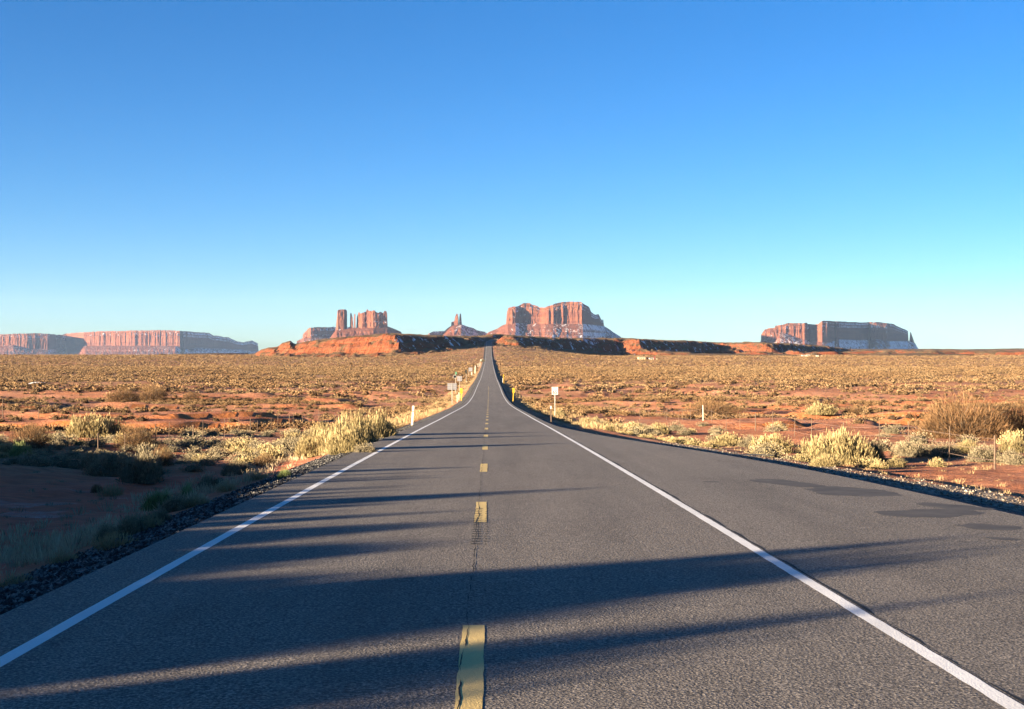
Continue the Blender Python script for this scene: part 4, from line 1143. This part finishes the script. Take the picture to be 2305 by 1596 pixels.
# ------------------------------------------------------------------ distant homestead
def house(label, u0, u1, d, h, dep, wall, roofmat, gable=.8, cat='house', name='house', openings=True):
    xa = float(at(u0, 780, d)[0]); xb = float(at(u1, 780, d)[0]); w = xb - xa
    x = (xa + xb) / 2; z = float(ground(x, d)); t = thing(name, label, cat, (x, d, z), R(random.uniform(-4, 4)))
    box('wall', (0, dep / 2, h / 2 - .3), (w, dep, h + .6), M[wall], t)
    bm = bmesh.new(); o_ = .25
    v = [bm.verts.new(p) for p in ((-w / 2 - o_, -o_, h + .004), (w / 2 + o_, -o_, h + .004), (w / 2 + o_, dep + o_, h + .004), (-w / 2 - o_, dep + o_, h + .004), (-w / 2 - o_, dep / 2, h + gable), (w / 2 + o_, dep / 2, h + gable))]
    for f in ((0, 1, 5, 4), (2, 3, 4, 5), (0, 4, 3), (1, 2, 5), (0, 3, 2, 1)): bm.faces.new([v[i] for i in f])
    bm_obj('roof', bm, M[roofmat], t)
    if openings and w > 3:
        box('door', (w * .22, -.02, 1.02), (.95, .05, 2.05), M['roof_dark'], t)
        for k in (-.3, -.05):
            box('window', (w * k, -.02, 1.55), (1.0, .05, .9), M['glass_dark'], t)
    return t
house('pale yellow house, largest building of the homestead on the right plain', 1436.5, 1452, 1480, 2.7, 6, 'stucco', 'stucco', .9)
house('dark brown shed between the pale house and the low white one', 1454.5, 1462, 1488, 2.3, 5, 'roof_dark', 'roof_dark', .8, 'shed', 'shed', False)
house('low whitish cabin right of the dark brown shed', 1461.5, 1471, 1476, 1.6, 4.5, 'trailer', 'trailer', .8, 'cabin', 'cabin')
house('narrow dark red hut standing tall at the right end of the homestead', 1471.5, 1474.2, 1484, 4.0, 1.6, 'brick_red', 'brick_red', .5, 'hut', 'hut', False)
house('tiny pale hut last on the right of the homestead', 1476, 1479, 1478, 1.7, 1.4, 'stucco', 'stucco', .4, 'hut', 'hut', False)
house('white mobile home below the shaded ridge on the right, leftmost there', 1804.5, 1813.5, 1850, 2.1, 4, 'trailer', 'trailer', .4, 'mobile home', 'mobile_home')
house('cream mobile home with a peaked roof below the shaded ridge', 1815.5, 1823, 1862, 2.0, 4, 'stucco', 'trailer', .9, 'mobile home', 'mobile_home')
house('small white shed apart to the right of the mobile homes', 1837, 1842, 1835, 1.7, 3, 'trailer', 'trailer', .5, 'shed', 'shed', False)
house('very small pale hut, farthest right of the huts below the ridge', 1847.5, 1850.5, 1838, 1.7, 2, 'stucco', 'stucco', .4, 'hut', 'hut', False)

# ------------------------------------------------------------------ far motorcycle and rider
my = 1440.0; mx = float(road_x(my)) - 1.35; mz = float(road_z(my))
t = thing('motorcycle', 'tiny dark motorcycle coming up the left lane far away', 'motorcycle', (mx, my, mz))
for yy in (-.75, .75):
    w = bmesh.new(); mm = Matrix.Translation((0, yy, .32)) @ Matrix.Rotation(R(90), 4, 'Y')
    bmesh.ops.create_cone(w, cap_ends=True, segments=20, radius1=.32, radius2=.32, depth=.14, matrix=mm)
    wh = bm_obj('wheel', w, M['tyre'], t)
    w = bmesh.new(); mm = Matrix.Translation((0, yy, .32)) @ Matrix.Rotation(R(90), 4, 'Y')
    bmesh.ops.create_cone(w, cap_ends=True, segments=20, radius1=.2, radius2=.2, depth=.15, matrix=mm); bm_obj('rim', w, M['chrome'], wh)
bm = bmesh.new(); bx(bm, (0, .05, .55), (.42, .7, .42)); bx(bm, (0, -.2, .82), (.36, .6, .22)); bmesh.ops.bevel(bm, geom=bm.edges[:], offset=.06, segments=2, affect='EDGES'); bm_obj('body', bm, M['chrome'], t)
box('seat', (0, .4, .82), (.3, .7, .1), M['tyre'], t, bevel=.03)
bm = bmesh.new(); tube(bm, (-.42, -.45, 1.06), (.42, -.45, 1.06), .02); tube(bm, (-.08, -.75, .32), (-.08, -.45, 1.04), .03); tube(bm, (.08, -.75, .32), (.08, -.45, 1.04), .03); bm_obj('handlebar', bm, M['chrome'], t)
bm = bmesh.new(); bmesh.ops.create_uvsphere(bm, u_segments=12, v_segments=8, radius=.1, matrix=Matrix.Translation((0, -.66, .92))); bm_obj('headlight', bm, M['lamp_glass'], t)
def skinned(name, pts, edges, radii, mat):
    me = bpy.data.meshes.new(name); me.from_pydata(pts, edges, []); o = bpy.data.objects.new(name, me); COL.objects.link(o)
    sk = o.modifiers.new('skin', 'SKIN'); sub = o.modifiers.new('smooth', 'SUBSURF'); sub.levels = sub.render_levels = 1
    for v, r_ in zip(me.skin_vertices[0].data, radii): v.radius = (r_, r_)
    me.skin_vertices[0].data[0].use_root = True
    bpy.context.view_layer.update()
    m2 = bpy.data.meshes.new_from_object(o.evaluated_get(bpy.context.evaluated_depsgraph_get())); bpy.data.objects.remove(o)
    m2.name = name; m2.materials.clear(); m2.materials.append(mat)
    n = bpy.data.objects.new(name, m2); COL.objects.link(n); return n
P = [(0, .35, .95), (0, .28, 1.2), (0, .18, 1.45), (0, .14, 1.56), (0, .1, 1.68), (0, .08, 1.82), (-.2, .18, 1.43), (-.34, -.1, 1.2), (-.36, -.42, 1.08), (.2, .18, 1.43), (.34, -.1, 1.2), (.36, -.42, 1.08),
     (-.16, .32, .92), (-.27, -.12, .78), (-.24, .12, .34), (-.24, -.08, .28), (.16, .32, .92), (.27, -.12, .78), (.24, .12, .34), (.24, -.08, .28)]
E = [(0, 1), (1, 2), (2, 3), (3, 4), (4, 5), (2, 6), (6, 7), (7, 8), (2, 9), (9, 10), (10, 11), (0, 12), (12, 13), (13, 14), (14, 15), (0, 16), (16, 17), (17, 18), (18, 19)]
Rr = [.15, .15, .17, .065, .10, .09, .085, .06, .045, .085, .06, .045, .10, .08, .055, .05, .10, .08, .055, .05]
rider = skinned('person', P, E, Rr, M['rider']); rider.location = (mx, my, mz)
tag(rider, 'rider in dark clothes sitting on the far motorcycle, hands on the bars', 'person')
bm = bmesh.new(); bmesh.ops.create_uvsphere(bm, u_segments=14, v_segments=10, radius=.155, matrix=Matrix.Translation((0, .09, 1.76)) @ Matrix.Diagonal((.9, 1.1, 1, 1))); bm_obj('helmet', bm, M['skin'], rider)

# ------------------------------------------------------------------ patch of old snow on the plain
x, y, z = ground_hit(76, 864)
n = 40; a = np.linspace(0, 2 * np.pi, n, endpoint=False); rad = .6 + .8 * fbm(np.cos(a) * 1.5, np.sin(a) * 1.5, 3, 5)
px = np.cos(a) * rad * 3.9; py = np.sin(a) * rad * 5.5
rings = [np.stack([x + px * s, y + py * s, ground(x + px * s, y + py * s) + .05 + .22 * (1 - s ** 2)], -1) for s in (1.0, .75, .45, .15)]
V = np.concatenate(rings); i = np.arange(n)
fq = np.concatenate([np.stack([k * n + i, k * n + (i + 1) % n, (k + 1) * n + (i + 1) % n, (k + 1) * n + i], 1) for k in range(3)])
kind(mesh_np('snow', V, fq, M['snow'], smooth=True), 'stuff')

# ------------------------------------------------------------------ air
def air():
    m = bpy.data.materials.new('air'); m.use_nodes = True; n = m.node_tree.nodes; n.clear()
    o = n.new('ShaderNodeOutputMaterial'); v = n.new('ShaderNodeVolumePrincipled')
    v.inputs['Color'].default_value = (.42, .63, 1.0, 1); v.inputs['Density'].default_value = HAZE; v.inputs['Anisotropy'].default_value = 0.0
    m.node_tree.links.new(v.outputs[0], o.inputs['Volume']); return m
HAZE = 1.0e-5
bm = bmesh.new(); bx(bm, (0, 9800, 250), (19800, 20600, 900))
hz = bm_obj('haze', bm, air()); kind(hz, 'stuff'); hz.display_type = 'WIRE'
